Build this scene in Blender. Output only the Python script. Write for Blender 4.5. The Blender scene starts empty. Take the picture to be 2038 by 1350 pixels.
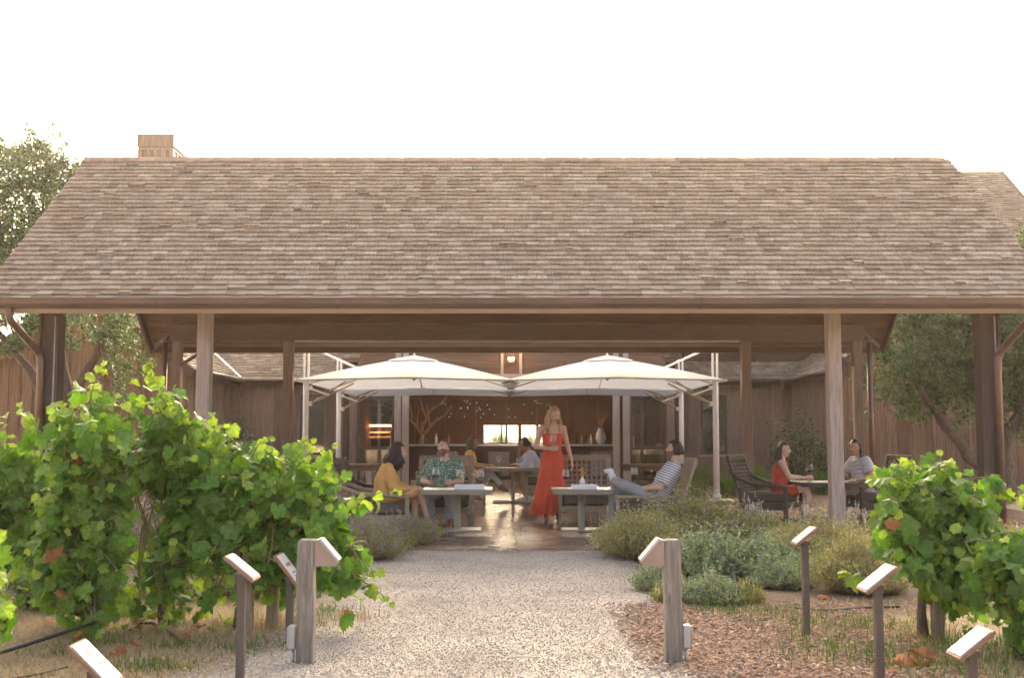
import bpy, math, random
from math import sin, cos, pi, radians, sqrt, atan, atan2
from mathutils import Vector, Matrix, noise as mnoise

# ------------------------------------------------------------------ camera, world, sun, exposure
SC = bpy.context.scene
COL = SC.collection
FPX, CAM_H = 2260.0, 1.3
TILT = atan(190.0 / FPX)
cam_d = bpy.data.cameras.new('camera')
cam_d.sensor_width = 36.0
cam_d.lens = FPX / 2038.0 * 36.0
cam_d.clip_start = 0.05
cam_d.clip_end = 6000.0
cam = bpy.data.objects.new('camera', cam_d)
cam.location = (0, 0, CAM_H)
cam.rotation_euler = (pi / 2 + TILT, 0, 0)
COL.objects.link(cam)
SC.camera = cam

SUN_EL, SUN_AZ = radians(14.5), radians(3.2)          # azimuth measured from +Y towards +X
world = bpy.data.worlds.new('World')
SC.world = world
world.use_nodes = True
wn = world.node_tree
for n in list(wn.nodes):
    wn.nodes.remove(n)
sky = wn.nodes.new('ShaderNodeTexSky')
sky.sky_type = 'NISHITA'
sky.sun_disc = False
sky.sun_elevation = SUN_EL
sky.sun_rotation = SUN_AZ
sky.altitude = 0
sky.air_density = 0.27
sky.dust_density = 10.0
sky.ozone_density = 0.0
bg = wn.nodes.new('ShaderNodeBackground')
bg.inputs['Strength'].default_value = 0.15
wo = wn.nodes.new('ShaderNodeOutputWorld')
tint = wn.nodes.new('ShaderNodeMix'); tint.data_type = 'RGBA'; tint.blend_type = 'MULTIPLY'; tint.inputs[0].default_value = 1
tint.inputs[7].default_value = (1.0, 0.95, 0.81, 1)                # one even warm cast: the photograph's white balance
wn.links.new(sky.outputs[0], tint.inputs[6]); wn.links.new(tint.outputs[2], bg.inputs[0])
wn.links.new(bg.outputs[0], wo.inputs[0])

sun_d = bpy.data.lights.new('sun', 'SUN')
sun_d.energy = 3.0
sun_d.angle = radians(0.5)
sun_d.color = (1.0, 0.86, 0.68)
sun = bpy.data.objects.new('sun', sun_d)
sd = Vector((sin(SUN_AZ) * cos(SUN_EL), cos(SUN_AZ) * cos(SUN_EL), sin(SUN_EL)))
sun.rotation_euler = sd.to_track_quat('Z', 'Y').to_euler()
sun.location = (0, 40, 30)
COL.objects.link(sun)

SC.view_settings.view_transform = 'Standard'
SC.view_settings.look = 'None'
SC.view_settings.exposure = 3.42
SC.view_settings.gamma = 1.0
SC.view_settings.use_curve_mapping = False
SC.cycles.max_bounces = 8
SC.cycles.diffuse_bounces = 5
SC.cycles.transparent_max_bounces = 12
SC.cycles.sample_clamp_indirect = 6.0
SC.cycles.use_denoising = True

RND = random.Random(11)
U = RND.uniform

# ------------------------------------------------------------------ measuring: photograph pixel -> point in the place
_c, _s = cos(TILT), sin(TILT)
def ray(px, py):
    u, v = px - 1019.0, 675.0 - py
    return u, FPX * _c - v * _s, FPX * _s + v * _c
def at(px, py, Y):
    x, y, z = ray(px, py); t = Y / y
    return Vector((x * t, Y, CAM_H + z * t))
def gp(px, py, z=0.0):
    x, y, zz = ray(px, py); t = (z - CAM_H) / zz
    return Vector((x * t, y * t, z))

# ------------------------------------------------------------------ mesh builder
class MB:
    def __init__(self):
        self.v = []; self.f = []; self.m = []
    def add(self, vs, fs, mi=0):
        b = len(self.v)
        self.v.extend([tuple(p) for p in vs])
        for f in fs:
            self.f.append(tuple(i + b for i in f)); self.m.append(mi)
        return self
    def box(self, c, s, M=None, mi=0):
        hx, hy, hz = s[0] / 2, s[1] / 2, s[2] / 2
        vs = [Vector((x, y, z)) for x in (-hx, hx) for y in (-hy, hy) for z in (-hz, hz)]
        if M is not None:
            vs = [M @ p for p in vs]
        c = Vector(c)
        vs = [p + c for p in vs]
        self.add(vs, [(0, 1, 3, 2), (4, 6, 7, 5), (0, 4, 5, 1), (2, 3, 7, 6), (0, 2, 6, 4), (1, 5, 7, 3)], mi)
        return self
    def bx(self, x0, x1, y0, y1, z0, z1, mi=0):
        return self.box(((x0 + x1) / 2, (y0 + y1) / 2, (z0 + z1) / 2), (abs(x1 - x0), abs(y1 - y0), abs(z1 - z0)), None, mi)
    def beam(self, p0, p1, w, h, up=(0, 0, 1), mi=0):
        p0, p1 = Vector(p0), Vector(p1)
        d = (p1 - p0); L = d.length; d.normalize()
        upv = Vector(up)
        if abs(d.dot(upv)) > .98: upv = Vector((0, 1, 0))
        x = d.cross(upv).normalized(); z = x.cross(d).normalized()
        M = Matrix((x, d, z)).transposed()
        return self.box((p0 + p1) / 2, (w, L, h), M, mi)
    def tube(self, pts, rad, seg=8, cap=True, mi=0, flat=None):
        pts = [Vector(p) for p in pts]
        n = len(pts)
        if not hasattr(rad, '__len__'): rad = [rad] * n
        t0 = (pts[1] - pts[0]).normalized()
        a = Vector((0, 0, 1)) if abs(t0.z) < .9 else Vector((1, 0, 0))
        x = t0.cross(a).normalized()
        vs = []; fs = []
        for i, p in enumerate(pts):
            t = (pts[min(i + 1, n - 1)] - pts[max(i - 1, 0)])
            t = t.normalized() if t.length > 1e-9 else t0
            x = (x - t * x.dot(t))
            x = x.normalized() if x.length > 1e-6 else t.orthogonal().normalized()
            y = t.cross(x)
            for k in range(seg):
                an = 2 * pi * k / seg
                vs.append(p + (x * cos(an) + y * sin(an)) * rad[i])
        for i in range(n - 1):
            for k in range(seg):
                k2 = (k + 1) % seg
                fs.append((i * seg + k, i * seg + k2, (i + 1) * seg + k2, (i + 1) * seg + k))
        if cap:
            fs.append(tuple(range(seg))[::-1]); fs.append(tuple((n - 1) * seg + k for k in range(seg)))
        self.add(vs, fs, mi)
        return self
    def loft(self, rings, mi=0, cap=True, closed=True):
        n = len(rings); m = len(rings[0]); vs = [p for r in rings for p in r]; fs = []
        for i in range(n - 1):
            for k in range(m if closed else m - 1):
                k2 = (k + 1) % m
                fs.append((i * m + k, i * m + k2, (i + 1) * m + k2, (i + 1) * m + k))
        if cap and closed:
            fs.append(tuple(range(m))[::-1]); fs.append(tuple((n - 1) * m + k for k in range(m)))
        self.add(vs, fs, mi)
        return self
    def ell(self, c, r, seg=12, rings=8, M=None, mi=0):
        c = Vector(c); vs = []; fs = []
        if not hasattr(r, '__len__'): r = (r, r, r)
        for i in range(rings + 1):
            th = pi * i / rings
            for k in range(seg):
                ph = 2 * pi * k / seg
                p = Vector((r[0] * sin(th) * cos(ph), r[1] * sin(th) * sin(ph), r[2] * cos(th)))
                if M is not None: p = M @ p
                vs.append(p + c)
        for i in range(rings):
            for k in range(seg):
                k2 = (k + 1) % seg
                fs.append((i * seg + k, (i + 1) * seg + k, (i + 1) * seg + k2, i * seg + k2))
        self.add(vs, fs, mi)
        return self
    def lathe(self, prof, c=(0, 0, 0), seg=16, mi=0):
        c = Vector(c); vs = []; fs = []; n = len(prof)
        for r, z in prof:
            for k in range(seg):
                a = 2 * pi * k / seg
                vs.append(c + Vector((r * cos(a), r * sin(a), z)))
        for i in range(n - 1):
            for k in range(seg):
                k2 = (k + 1) % seg
                fs.append((i * seg + k, i * seg + k2, (i + 1) * seg + k2, (i + 1) * seg + k))
        self.add(vs, fs, mi)
        return self
    def mesh(self, name, mats=None, smooth=False):
        me = bpy.data.meshes.new(name)
        me.from_pydata(self.v, [], self.f)
        if mats is not None:
            for m in (mats if isinstance(mats, (list, tuple)) else [mats]):
                me.materials.append(m)
            if len(me.materials) > 1:
                me.polygons.foreach_set('material_index', self.m)
        if smooth:
            me.polygons.foreach_set('use_smooth', [True] * len(me.polygons))
        me.update()
        return me
    def build(self, name, mats, parent=None, smooth=False, loc=None, bevel=0.0):
        me = self.mesh(name, mats, smooth)
        o = bpy.data.objects.new(name, me)
        COL.objects.link(o)
        if parent is not None: o.parent = parent
        if loc is not None: o.location = loc
        if bevel > 0:
            b = o.modifiers.new('bevel', 'BEVEL'); b.width = bevel; b.segments = 1; b.limit_method = 'ANGLE'
        return o

def tag(o, label=None, cat=None, group=None, kind=None):
    if label: o['label'] = label
    if cat: o['category'] = cat
    if group: o['group'] = group
    if kind: o['kind'] = kind
    return o
def empty(name, loc=(0, 0, 0), rz=0.0, label=None, cat=None, group=None):
    o = bpy.data.objects.new(name, None)
    o.empty_display_size = .1
    o.location = loc; o.rotation_euler = (0, 0, rz)
    COL.objects.link(o)
    return tag(o, label, cat, group)
def inst(name, me, parent=None, M=None):
    o = bpy.data.objects.new(name, me)
    COL.objects.link(o)
    if parent is not None: o.parent = parent
    if M is not None: o.matrix_local = M
    return o
def kids(o):
    return [c for c in bpy.data.objects if c.parent == o]
def copy_tree(o, parent=None):
    c = o.copy(); COL.objects.link(c)
    if parent is not None: c.parent = parent
    for ch in kids(o): copy_tree(ch, c)
    return c

# ------------------------------------------------------------------ materials
def ramp_node(nt, stops, interp='LINEAR'):
    r = nt.nodes.new('ShaderNodeValToRGB')
    r.color_ramp.interpolation = interp
    el = r.color_ramp.elements
    while len(el) < len(stops): el.new(.5)
    for e, (p, c) in zip(el, stops):
        e.position = p; e.color = (c[0], c[1], c[2], 1)
    return r
def pmat(name, stops, scale=(1, 1, 1), ns=6.0, detail=5.0, rough=.75, bump=0.0, bdist=.01, rand=.25, island=False,
         metal=0.0, spec=.4, transl=0.0, sheen=0.0, coat=0.0, pal=None, distort=0.0):
    """noise through a colour ramp; the value shifts a little with each object (and each loose piece)"""
    m = bpy.data.materials.new(name); m.use_nodes = True
    nt = m.node_tree; N = nt.nodes.new; L = nt.links.new
    b = nt.nodes['Principled BSDF']
    tc = N('ShaderNodeTexCoord'); oi = N('ShaderNodeObjectInfo')
    rv = oi.outputs['Random']
    if island:
        ge = N('ShaderNodeNewGeometry')
        ad = N('ShaderNodeMath'); ad.operation = 'ADD'
        L(rv, ad.inputs[0]); L(ge.outputs['Random Per Island'], ad.inputs[1])
        fr = N('ShaderNodeMath'); fr.operation = 'FRACT'; L(ad.outputs[0], fr.inputs[0])
        rv = fr.outputs[0]
    mu = N('ShaderNodeMath'); mu.operation = 'MULTIPLY'; mu.inputs[1].default_value = 61.0; L(rv, mu.inputs[0])
    mp = N('ShaderNodeMapping'); mp.inputs['Scale'].default_value = scale
    L(tc.outputs['Object'], mp.inputs['Vector'])
    va = N('ShaderNodeVectorMath'); va.operation = 'ADD'
    L(mp.outputs[0], va.inputs[0]); L(mu.outputs[0], va.inputs[1])
    nz = N('ShaderNodeTexNoise'); nz.inputs['Scale'].default_value = ns; nz.inputs['Detail'].default_value = detail
    nz.inputs['Roughness'].default_value = .62; nz.inputs['Distortion'].default_value = distort
    L(va.outputs[0], nz.inputs['Vector'])
    if len(stops) == 1: stops = [(0, stops[0]), (1, stops[0])]
    elif not hasattr(stops[0][1], '__len__'):
        k = len(stops) - 1
        stops = [(.28 + .44 * i / k, c) for i, c in enumerate(stops)]
    rp = ramp_node(nt, stops); L(nz.outputs['Fac'], rp.inputs[0])
    col = rp.outputs[0]
    if pal:                                    # a palette chosen piece by piece, multiplied into the grain
        rp2 = ramp_node(nt, [(i / len(pal), c) for i, c in enumerate(pal)], 'CONSTANT')
        L(rv, rp2.inputs[0])
        mx = N('ShaderNodeMix'); mx.data_type = 'RGBA'; mx.blend_type = 'MULTIPLY'; mx.inputs[0].default_value = 1
        L(col, mx.inputs[6]); L(rp2.outputs[0], mx.inputs[7]); col = mx.outputs[2]
    if rand > 0:
        mr = N('ShaderNodeMapRange'); mr.inputs['To Min'].default_value = 1 - rand; mr.inputs['To Max'].default_value = 1 + rand
        m7 = N('ShaderNodeMath'); m7.operation = 'MULTIPLY'; m7.inputs[1].default_value = 7.31; L(rv, m7.inputs[0])
        f7 = N('ShaderNodeMath'); f7.operation = 'FRACT'; L(m7.outputs[0], f7.inputs[0]); L(f7.outputs[0], mr.inputs['Value'])
        hs = N('ShaderNodeHueSaturation'); L(mr.outputs[0], hs.inputs['Value']); L(col, hs.inputs['Color'])
        col = hs.outputs[0]
    L(col, b.inputs['Base Color'])
    b.inputs['Roughness'].default_value = rough
    b.inputs['Metallic'].default_value = metal
    b.inputs['Specular IOR Level'].default_value = spec
    if coat: b.inputs['Coat Weight'].default_value = coat
    if bump > 0:
        bp = N('ShaderNodeBump'); bp.inputs['Strength'].default_value = bump; bp.inputs['Distance'].default_value = bdist
        L(nz.outputs['Fac'], bp.inputs['Height']); L(bp.outputs[0], b.inputs['Normal'])
    if transl > 0:
        tr = N('ShaderNodeBsdfTranslucent')
        g = N('ShaderNodeHueSaturation'); g.inputs['Saturation'].default_value = 1.1; g.inputs['Value'].default_value = 1.25
        L(col, g.inputs['Color']); L(g.outputs[0], tr.inputs[0])
        ms = N('ShaderNodeMixShader'); ms.inputs[0].default_value = transl
        L(b.outputs[0], ms.inputs[1]); L(tr.outputs[0], ms.inputs[2])
        L(ms.outputs[0], nt.nodes['Material Output'].inputs[0])
    return m
def emat(name, col, strength):
    m = bpy.data.materials.new(name); m.use_nodes = True
    b = m.node_tree.nodes['Principled BSDF']
    b.inputs['Base Color'].default_value = (*col, 1)
    b.inputs['Emission Color'].default_value = (*col, 1); b.inputs['Emission Strength'].default_value = strength
    return m
def glassmat(name, tint=(1, 1, 1), refl=.12, rough=.02):
    m = bpy.data.materials.new(name); m.use_nodes = True
    nt = m.node_tree; N = nt.nodes.new; L = nt.links.new
    nt.nodes.remove(nt.nodes['Principled BSDF'])
    t = N('ShaderNodeBsdfTransparent'); t.inputs[0].default_value = (*tint, 1)
    g = N('ShaderNodeBsdfGlossy'); g.inputs['Roughness'].default_value = rough
    lw = N('ShaderNodeLayerWeight'); lw.inputs[0].default_value = .35
    ad = N('ShaderNodeMath'); ad.operation = 'MULTIPLY_ADD'; ad.inputs[1].default_value = .75; ad.inputs[2].default_value = refl
    L(lw.outputs['Facing'], ad.inputs[0])
    mx = N('ShaderNodeMixShader'); L(ad.outputs[0], mx.inputs[0]); L(t.outputs[0], mx.inputs[1]); L(g.outputs[0], mx.inputs[2])
    L(mx.outputs[0], nt.nodes['Material Output'].inputs[0])
    return m

W = (1, 1, 1)
M = {}
M['shingle'] = pmat('cedar_shingle', [(0.223, 0.179, 0.140), (0.332, 0.276, 0.219), (0.456, 0.398, 0.326)], scale=(5, 1, 1), ns=9, rough=.85, bump=.25, bdist=.004, rand=.10, island=True,
                    pal=[(.96, .92, .88), (.84, .77, .70), (1.12, 1.1, 1.06), (.93, .84, .76), (1.03, .99, .94), (.78, .69, .61), (1.0, .94, .88), (1.2, 1.18, 1.15), (.90, .85, .79), (.98, .90, .82)])
M['ridgecap'] = pmat('ridge_cap', [(.30, .19, .13), (.42, .29, .2)], scale=(2, 2, 2), ns=8, rough=.85, rand=.2, island=True)
M['post'] = pmat('brown_post', [(.30, .235, .19), (.44, .355, .295), (.55, .455, .385)], scale=(8, 8, .5), ns=6, rough=.7, bump=.15, bdist=.003, rand=.05)
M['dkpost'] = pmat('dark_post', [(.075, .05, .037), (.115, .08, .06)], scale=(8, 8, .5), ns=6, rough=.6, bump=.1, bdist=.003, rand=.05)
M['fascia'] = pmat('fascia_board', [(0.363, 0.253, 0.176), (0.462, 0.338, 0.240)], scale=(.4, 6, 6), ns=5, rough=.65, rand=.06)
M['gutter'] = pmat('bronze_gutter', [(.135, .09, .068), (.20, .14, .11)], scale=(.3, 2, 2), ns=4, rough=.42, metal=.35, rand=.05)
M['copper'] = pmat('copper_pipe', [(.15, .09, .065), (.23, .145, .11)], scale=(4, 4, .6), ns=3, rough=.4, metal=.5, rand=.05)
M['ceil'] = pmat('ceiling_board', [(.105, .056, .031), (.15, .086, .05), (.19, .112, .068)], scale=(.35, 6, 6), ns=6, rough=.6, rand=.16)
M['board'] = pmat('wall_board', [(.15, .085, .052), (.22, .135, .088), (.30, .195, .132)], scale=(7, 7, .45), ns=4.5, detail=7, rough=.8, bump=.25, bdist=.004, rand=.20, distort=.4)
M['boardgrey'] = pmat('weathered_wall_board', [(.18, .115, .08), (.25, .17, .125), (.33, .235, .175)], scale=(7, 7, .45), ns=4.5, detail=7, rough=.85, bump=.25, bdist=.004, rand=.16, distort=.4)
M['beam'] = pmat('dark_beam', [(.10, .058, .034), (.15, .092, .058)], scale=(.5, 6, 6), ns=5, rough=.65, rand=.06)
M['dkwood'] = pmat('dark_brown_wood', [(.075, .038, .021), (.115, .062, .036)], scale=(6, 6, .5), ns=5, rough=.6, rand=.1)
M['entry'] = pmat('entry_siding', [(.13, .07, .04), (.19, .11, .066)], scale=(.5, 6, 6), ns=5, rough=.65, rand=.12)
M['trimlight'] = pmat('pale_trim', [(.36, .29, .25), (.46, .385, .34)], scale=(6, 6, .5), ns=5, rough=.6, rand=.05)
M['steel'] = pmat('grey_steel', [(.35, .33, .31), (.45, .43, .41)], ns=3, rough=.45, metal=.6, rand=.03)
M['teak'] = pmat('weathered_teak', [(0.240, 0.178, 0.122), (0.330, 0.254, 0.181), (0.400, 0.317, 0.231)], scale=(5, 5, 5), ns=5, rough=.7, bump=.12, bdist=.002, rand=.08)
M['dkteak'] = pmat('dark_stained_wood', [(.062, .045, .036), (.10, .076, .062)], scale=(5, 5, 5), ns=5, rough=.6, bump=.1, bdist=.002, rand=.08)
M['cushion'] = pmat('dark_cushion', [(.085, .068, .055), (.125, .10, .082)], ns=40, rough=.95, bump=.2, bdist=.002, rand=.05)
M['tabletop'] = pmat('grey_table_top', [(0.270, 0.235, 0.170), (0.360, 0.320, 0.238)], scale=(1, 6, 1), ns=5, rough=.38, rand=.06)
M['canvas'] = pmat('white_canvas', [(.575, .60, .645), (.635, .66, .70)], ns=3, rough=.9, transl=.22, rand=.02, spec=.2, bump=.1, bdist=.01)
M['whitemetal'] = pmat('white_metal', [(.78, .765, .73), (.85, .83, .80)], ns=2, rough=.22, rand=.02, spec=.6)
M['whiteplastic'] = pmat('white_card', [(.76, .755, .74), (.84, .83, .82)], ns=5, rough=.5, rand=.04)
M['strut'] = pmat('champagne_strut', [(.32, .25, .18), (.42, .33, .25)], ns=3, rough=.4, metal=.3, rand=.05)
M['greypost'] = pmat('silvered_timber', [(0.136, 0.116, 0.095), (0.216, 0.188, 0.156), (0.320, 0.288, 0.251)], scale=(9, 9, .7), ns=7, detail=8, rough=.9, bump=.5, bdist=.006, rand=.12, distort=.6)
M['stake'] = pmat('vine_stake', [(0.170, 0.128, 0.092), (0.255, 0.200, 0.148), (0.340, 0.281, 0.216)], scale=(9, 9, .8), ns=6, detail=7, rough=.9, bump=.4, bdist=.005, rand=.12, distort=.5)
M['signpost'] = pmat('sign_post_steel', [(.095, .077, .064), (.14, .118, .10)], scale=(3, 3, .5), ns=6, rough=.55, rand=.08, metal=.2)
M['signback'] = pmat('sign_board_wood', [(.22, .125, .085), (.31, .19, .135)], scale=(6, 6, 6), ns=6, rough=.7, rand=.08)
M['signface'] = pmat('sign_face', [(.58, .57, .57), (.66, .65, .65)], ns=6, rough=.35, rand=.03)
M['ink'] = pmat('printed_ink', [(.07, .06, .055), (.12, .105, .095)], ns=30, rough=.6, rand=.1)
M['shade'] = pmat('bronze_lamp_shade', [(.30, .225, .185), (.38, .29, .245)], ns=6, rough=.5, metal=.25, rand=.05)
M['conduit'] = pmat('galvanised_box', [(.42, .415, .41), (.52, .515, .51)], ns=5, rough=.45, metal=.5, rand=.04)
M['hose'] = pmat('black_hose', [(.018, .017, .016), (.03, .028, .026)], ns=6, rough=.5, rand=.05)
M['trunk'] = pmat('grey_bark', [(.07, .05, .036), (.13, .098, .074), (.21, .165, .13)], scale=(5, 5, 1.5), ns=7, detail=8, rough=.95, bump=.7, bdist=.02, rand=.1)
M['vinebark'] = pmat('vine_bark', [(.06, .043, .031), (.12, .09, .066), (.2, .155, .12)], scale=(9, 9, 2), ns=9, detail=8, rough=.95, bump=.7, bdist=.008, rand=.1)
M['cane'] = pmat('green_cane', [(.16, .17, .05), (.24, .19, .08)], ns=6, rough=.7, rand=.2)
M['vleaf'] = pmat('vine_leaf', [(.085, .18, .020), (.135, .25, .034), (.20, .315, .06)], ns=7, rough=.45, rand=.32, island=True, transl=.38, spec=.38,
                  pal=[(1, 1, 1), (.72, .84, .75), (1.15, 1.1, 1.0), (.85, .92, .9), (1.3, 1.15, .9), (.66, .8, .72), (1.05, 1.05, 1.1), (.9, .95, .8)])
M['yleaf'] = pmat('young_vine_leaf', [(.22, .33, .04), (.30, .40, .07)], ns=7, rough=.5, rand=.25, island=True, transl=.42, spec=.35)
M['rleaf'] = pmat('dry_vine_leaf', [(.30, .10, .035), (.42, .19, .07)], ns=9, rough=.8, rand=.3, island=True, transl=.25)
M['oleaf'] = pmat('olive_leaf', [(.085, .125, .045), (.14, .18, .075)], ns=5, rough=.5, rand=.45, island=True, transl=.28, spec=.4,
                  pal=[(1, 1, 1), (.7, .75, .7), (1.4, 1.35, 1.25), (.9, 1, .8), (1.15, 1.1, 1.2), (.6, .68, .6)])
M['sleaf'] = pmat('shrub_leaf', [(.028, .05, .018), (.05, .08, .03)], ns=5, rough=.4, rand=.45, island=True, transl=.2, spec=.5)
M['lav'] = pmat('lavender_leaf', [(.31, .32, .14), (.42, .41, .20)], ns=5, rough=.8, rand=.4, island=True, transl=.35,
                pal=[(1, 1, 1), (.8, .9, .8), (1.2, 1.12, .9), (1.3, 1.05, .75), (.9, .95, 1.0), (1.05, .95, .7)])
M['sage'] = pmat('sage_leaf', [(.22, .29, .16), (.33, .385, .245)], ns=5, rough=.8, rand=.35, island=True, transl=.25,
                 pal=[(1, 1, 1), (.85, 1, .85), (1.2, 1.15, 1.15), (1.1, 1.0, .7)])
M['yarrow'] = pmat('yellow_shrub_leaf', [(.32, .29, .10), (.42, .37, .15)], ns=5, rough=.8, rand=.35, island=True, transl=.25,
                   pal=[(1, 1, 1), (.7, .9, .7), (1.15, 1, .8), (.6, .8, .6)])
M['purple'] = pmat('lavender_flower', [(.27, .23, .27), (.36, .31, .35)], ns=5, rough=.8, rand=.3, island=True, transl=.2)
M['drygrass'] = pmat('dry_grass', [(.32, .235, .115), (.46, .35, .19)], ns=5, rough=.9, rand=.35, island=True, transl=.2)
M['drystem'] = pmat('dry_stem', [(.24, .18, .11), (.34, .26, .17)], ns=5, rough=.9, rand=.35, island=True, transl=.15)
M['greengrass'] = pmat('green_grass', [(.07, .13, .02), (.12, .19, .035)], ns=5, rough=.7, rand=.35, island=True, transl=.3)
M['whiteflower'] = pmat('white_flower', [(.62, .58, .56), (.72, .68, .67)], ns=5, rough=.8, rand=.15, island=True, transl=.25)
M['stone'] = pmat('gravel_stone', [(0.389, 0.354, 0.304), (0.503, 0.466, 0.404)], ns=4, rough=.85, rand=.38, island=True,
                  pal=[(1, 1, 1), (1.1, 1, .93), (.85, .85, .88), (1.15, 1.12, 1.1), (1.05, .88, .76), (.7, .68, .67), (1.2, 1.17, 1.12), (.95, .93, .95)])
M['chip'] = pmat('bark_chip', [(.27, .185, .13), (.40, .295, .22)], ns=6, rough=.9, rand=.4, island=True,
                 pal=[(1, 1, 1), (1.25, 1.15, 1.05), (.7, .6, .55), (1.1, .85, .7), (1.4, 1.35, 1.25), (.9, .8, .75)])
M['lit'] = emat('warm_bulb', (1.0, .62, .25), 2.2)
M['litshelf'] = emat('lit_shelf_strip', (1.0, .38, .13), .3)
M['glass'] = glassmat('clear_glass', (.97, .97, .97), .07)
M['pane'] = glassmat('window_pane', (.75, .75, .75), .10)
M['wine'] = pmat('red_wine', [(.035, .004, .008), (.05, .006, .01)], ns=2, rough=.1, rand=0)
M['whitewine'] = pmat('white_wine', [(.55, .45, .16), (.62, .5, .2)], ns=2, rough=.1, rand=0)
# ------------------------------------------------------------------ ground
def ground_mat():
    m = bpy.data.materials.new('dry_earth'); m.use_nodes = True
    nt = m.node_tree; N = nt.nodes.new; L = nt.links.new
    b = nt.nodes['Principled BSDF']; b.inputs['Roughness'].default_value = .95
    tc = N('ShaderNodeTexCoord')
    n1 = N('ShaderNodeTexNoise'); n1.inputs['Scale'].default_value = 1.1; n1.inputs['Detail'].default_value = 6
    n2 = N('ShaderNodeTexNoise'); n2.inputs['Scale'].default_value = 38; n2.inputs['Detail'].default_value = 6
    L(tc.outputs['Object'], n1.inputs['Vector']); L(tc.outputs['Object'], n2.inputs['Vector'])
    r1 = ramp_node(nt, [(.3, (.25, .185, .11)), (.5, (.33, .25, .155)), (.7, (.22, .165, .10))])
    r2 = ramp_node(nt, [(.3, (.55, .52, .5)), (.5, (1, 1, 1)), (.72, (1.35, 1.3, 1.2))])
    L(n1.outputs['Fac'], r1.inputs[0]); L(n2.outputs['Fac'], r2.inputs[0])
    mx = N('ShaderNodeMix'); mx.data_type = 'RGBA'; mx.blend_type = 'MULTIPLY'; mx.inputs[0].default_value = 1
    L(r1.outputs[0], mx.inputs[6]); L(r2.outputs[0], mx.inputs[7]); L(mx.outputs[2], b.inputs['Base Color'])
    bp = N('ShaderNodeBump'); bp.inputs['Strength'].default_value = .7; bp.inputs['Distance'].default_value = .02
    L(n2.outputs['Fac'], bp.inputs['Height']); L(bp.outputs[0], b.inputs['Normal'])
    return m
def pebble_mat(name, cols, vscale, bump=.8):
    m = bpy.data.materials.new(name); m.use_nodes = True
    nt = m.node_tree; N = nt.nodes.new; L = nt.links.new
    b = nt.nodes['Principled BSDF']; b.inputs['Roughness'].default_value = .9; b.inputs['Specular IOR Level'].default_value = .25
    tc = N('ShaderNodeTexCoord')
    vo = N('ShaderNodeTexVoronoi'); vo.inputs['Scale'].default_value = vscale; vo.inputs['Randomness'].default_value = 1
    L(tc.outputs['Object'], vo.inputs['Vector'])
    sp = N('ShaderNodeSeparateColor'); L(vo.outputs['Color'], sp.inputs[0])
    r = ramp_node(nt, [(i / len(cols), c) for i, c in enumerate(cols)], 'LINEAR'); L(sp.outputs[0], r.inputs[0])
    n1 = N('ShaderNodeTexNoise'); n1.inputs['Scale'].default_value = 1.3; n1.inputs['Detail'].default_value = 5
    L(tc.outputs['Object'], n1.inputs['Vector'])
    r1 = ramp_node(nt, [(.3, (.74, .72, .69)), (.5, (1.0, 1.0, 1.0)), (.7, (1.16, 1.16, 1.15))]); L(n1.outputs['Fac'], r1.inputs[0])
    mx = N('ShaderNodeMix'); mx.data_type = 'RGBA'; mx.blend_type = 'MULTIPLY'; mx.inputs[0].default_value = 1
    L(r.outputs[0], mx.inputs[6]); L(r1.outputs[0], mx.inputs[7]); L(mx.outputs[2], b.inputs['Base Color'])
    bp = N('ShaderNodeBump'); bp.inputs['Strength'].default_value = bump; bp.inputs['Distance'].default_value = .006; bp.invert = True
    L(vo.outputs['Distance'], bp.inputs['Height']); L(bp.outputs[0], b.inputs['Normal'])
    return m
M['earth'] = ground_mat()
M['gravel'] = pebble_mat('pale_gravel', [(.25, .205, .17), (.40, .35, .30), (.49, .44, .385), (.31, .265, .225), (.57, .53, .475), (.43, .35, .28), (.36, .325, .285)], 88, 1.0)
M['mulch'] = pebble_mat('bark_mulch', [(.25, .17, .12), (.38, .28, .205), (.30, .21, .15), (.46, .36, .28), (.32, .22, .155)], 45, 1.0)
M['soil'] = pebble_mat('dark_soil', [(.085, .057, .04), (.135, .092, .065), (.11, .078, .055), (.18, .125, .09)], 40, 1.0)
def floor_mat():
    m = pmat('polished_concrete', [(.165, .10, .07), (.225, .15, .11), (.28, .20, .15)], scale=(1, 1, 1), ns=1.6, detail=8, rough=.24, rand=0, spec=.07, distort=.8)
    return m
M['terrace'] = floor_mat()

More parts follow.
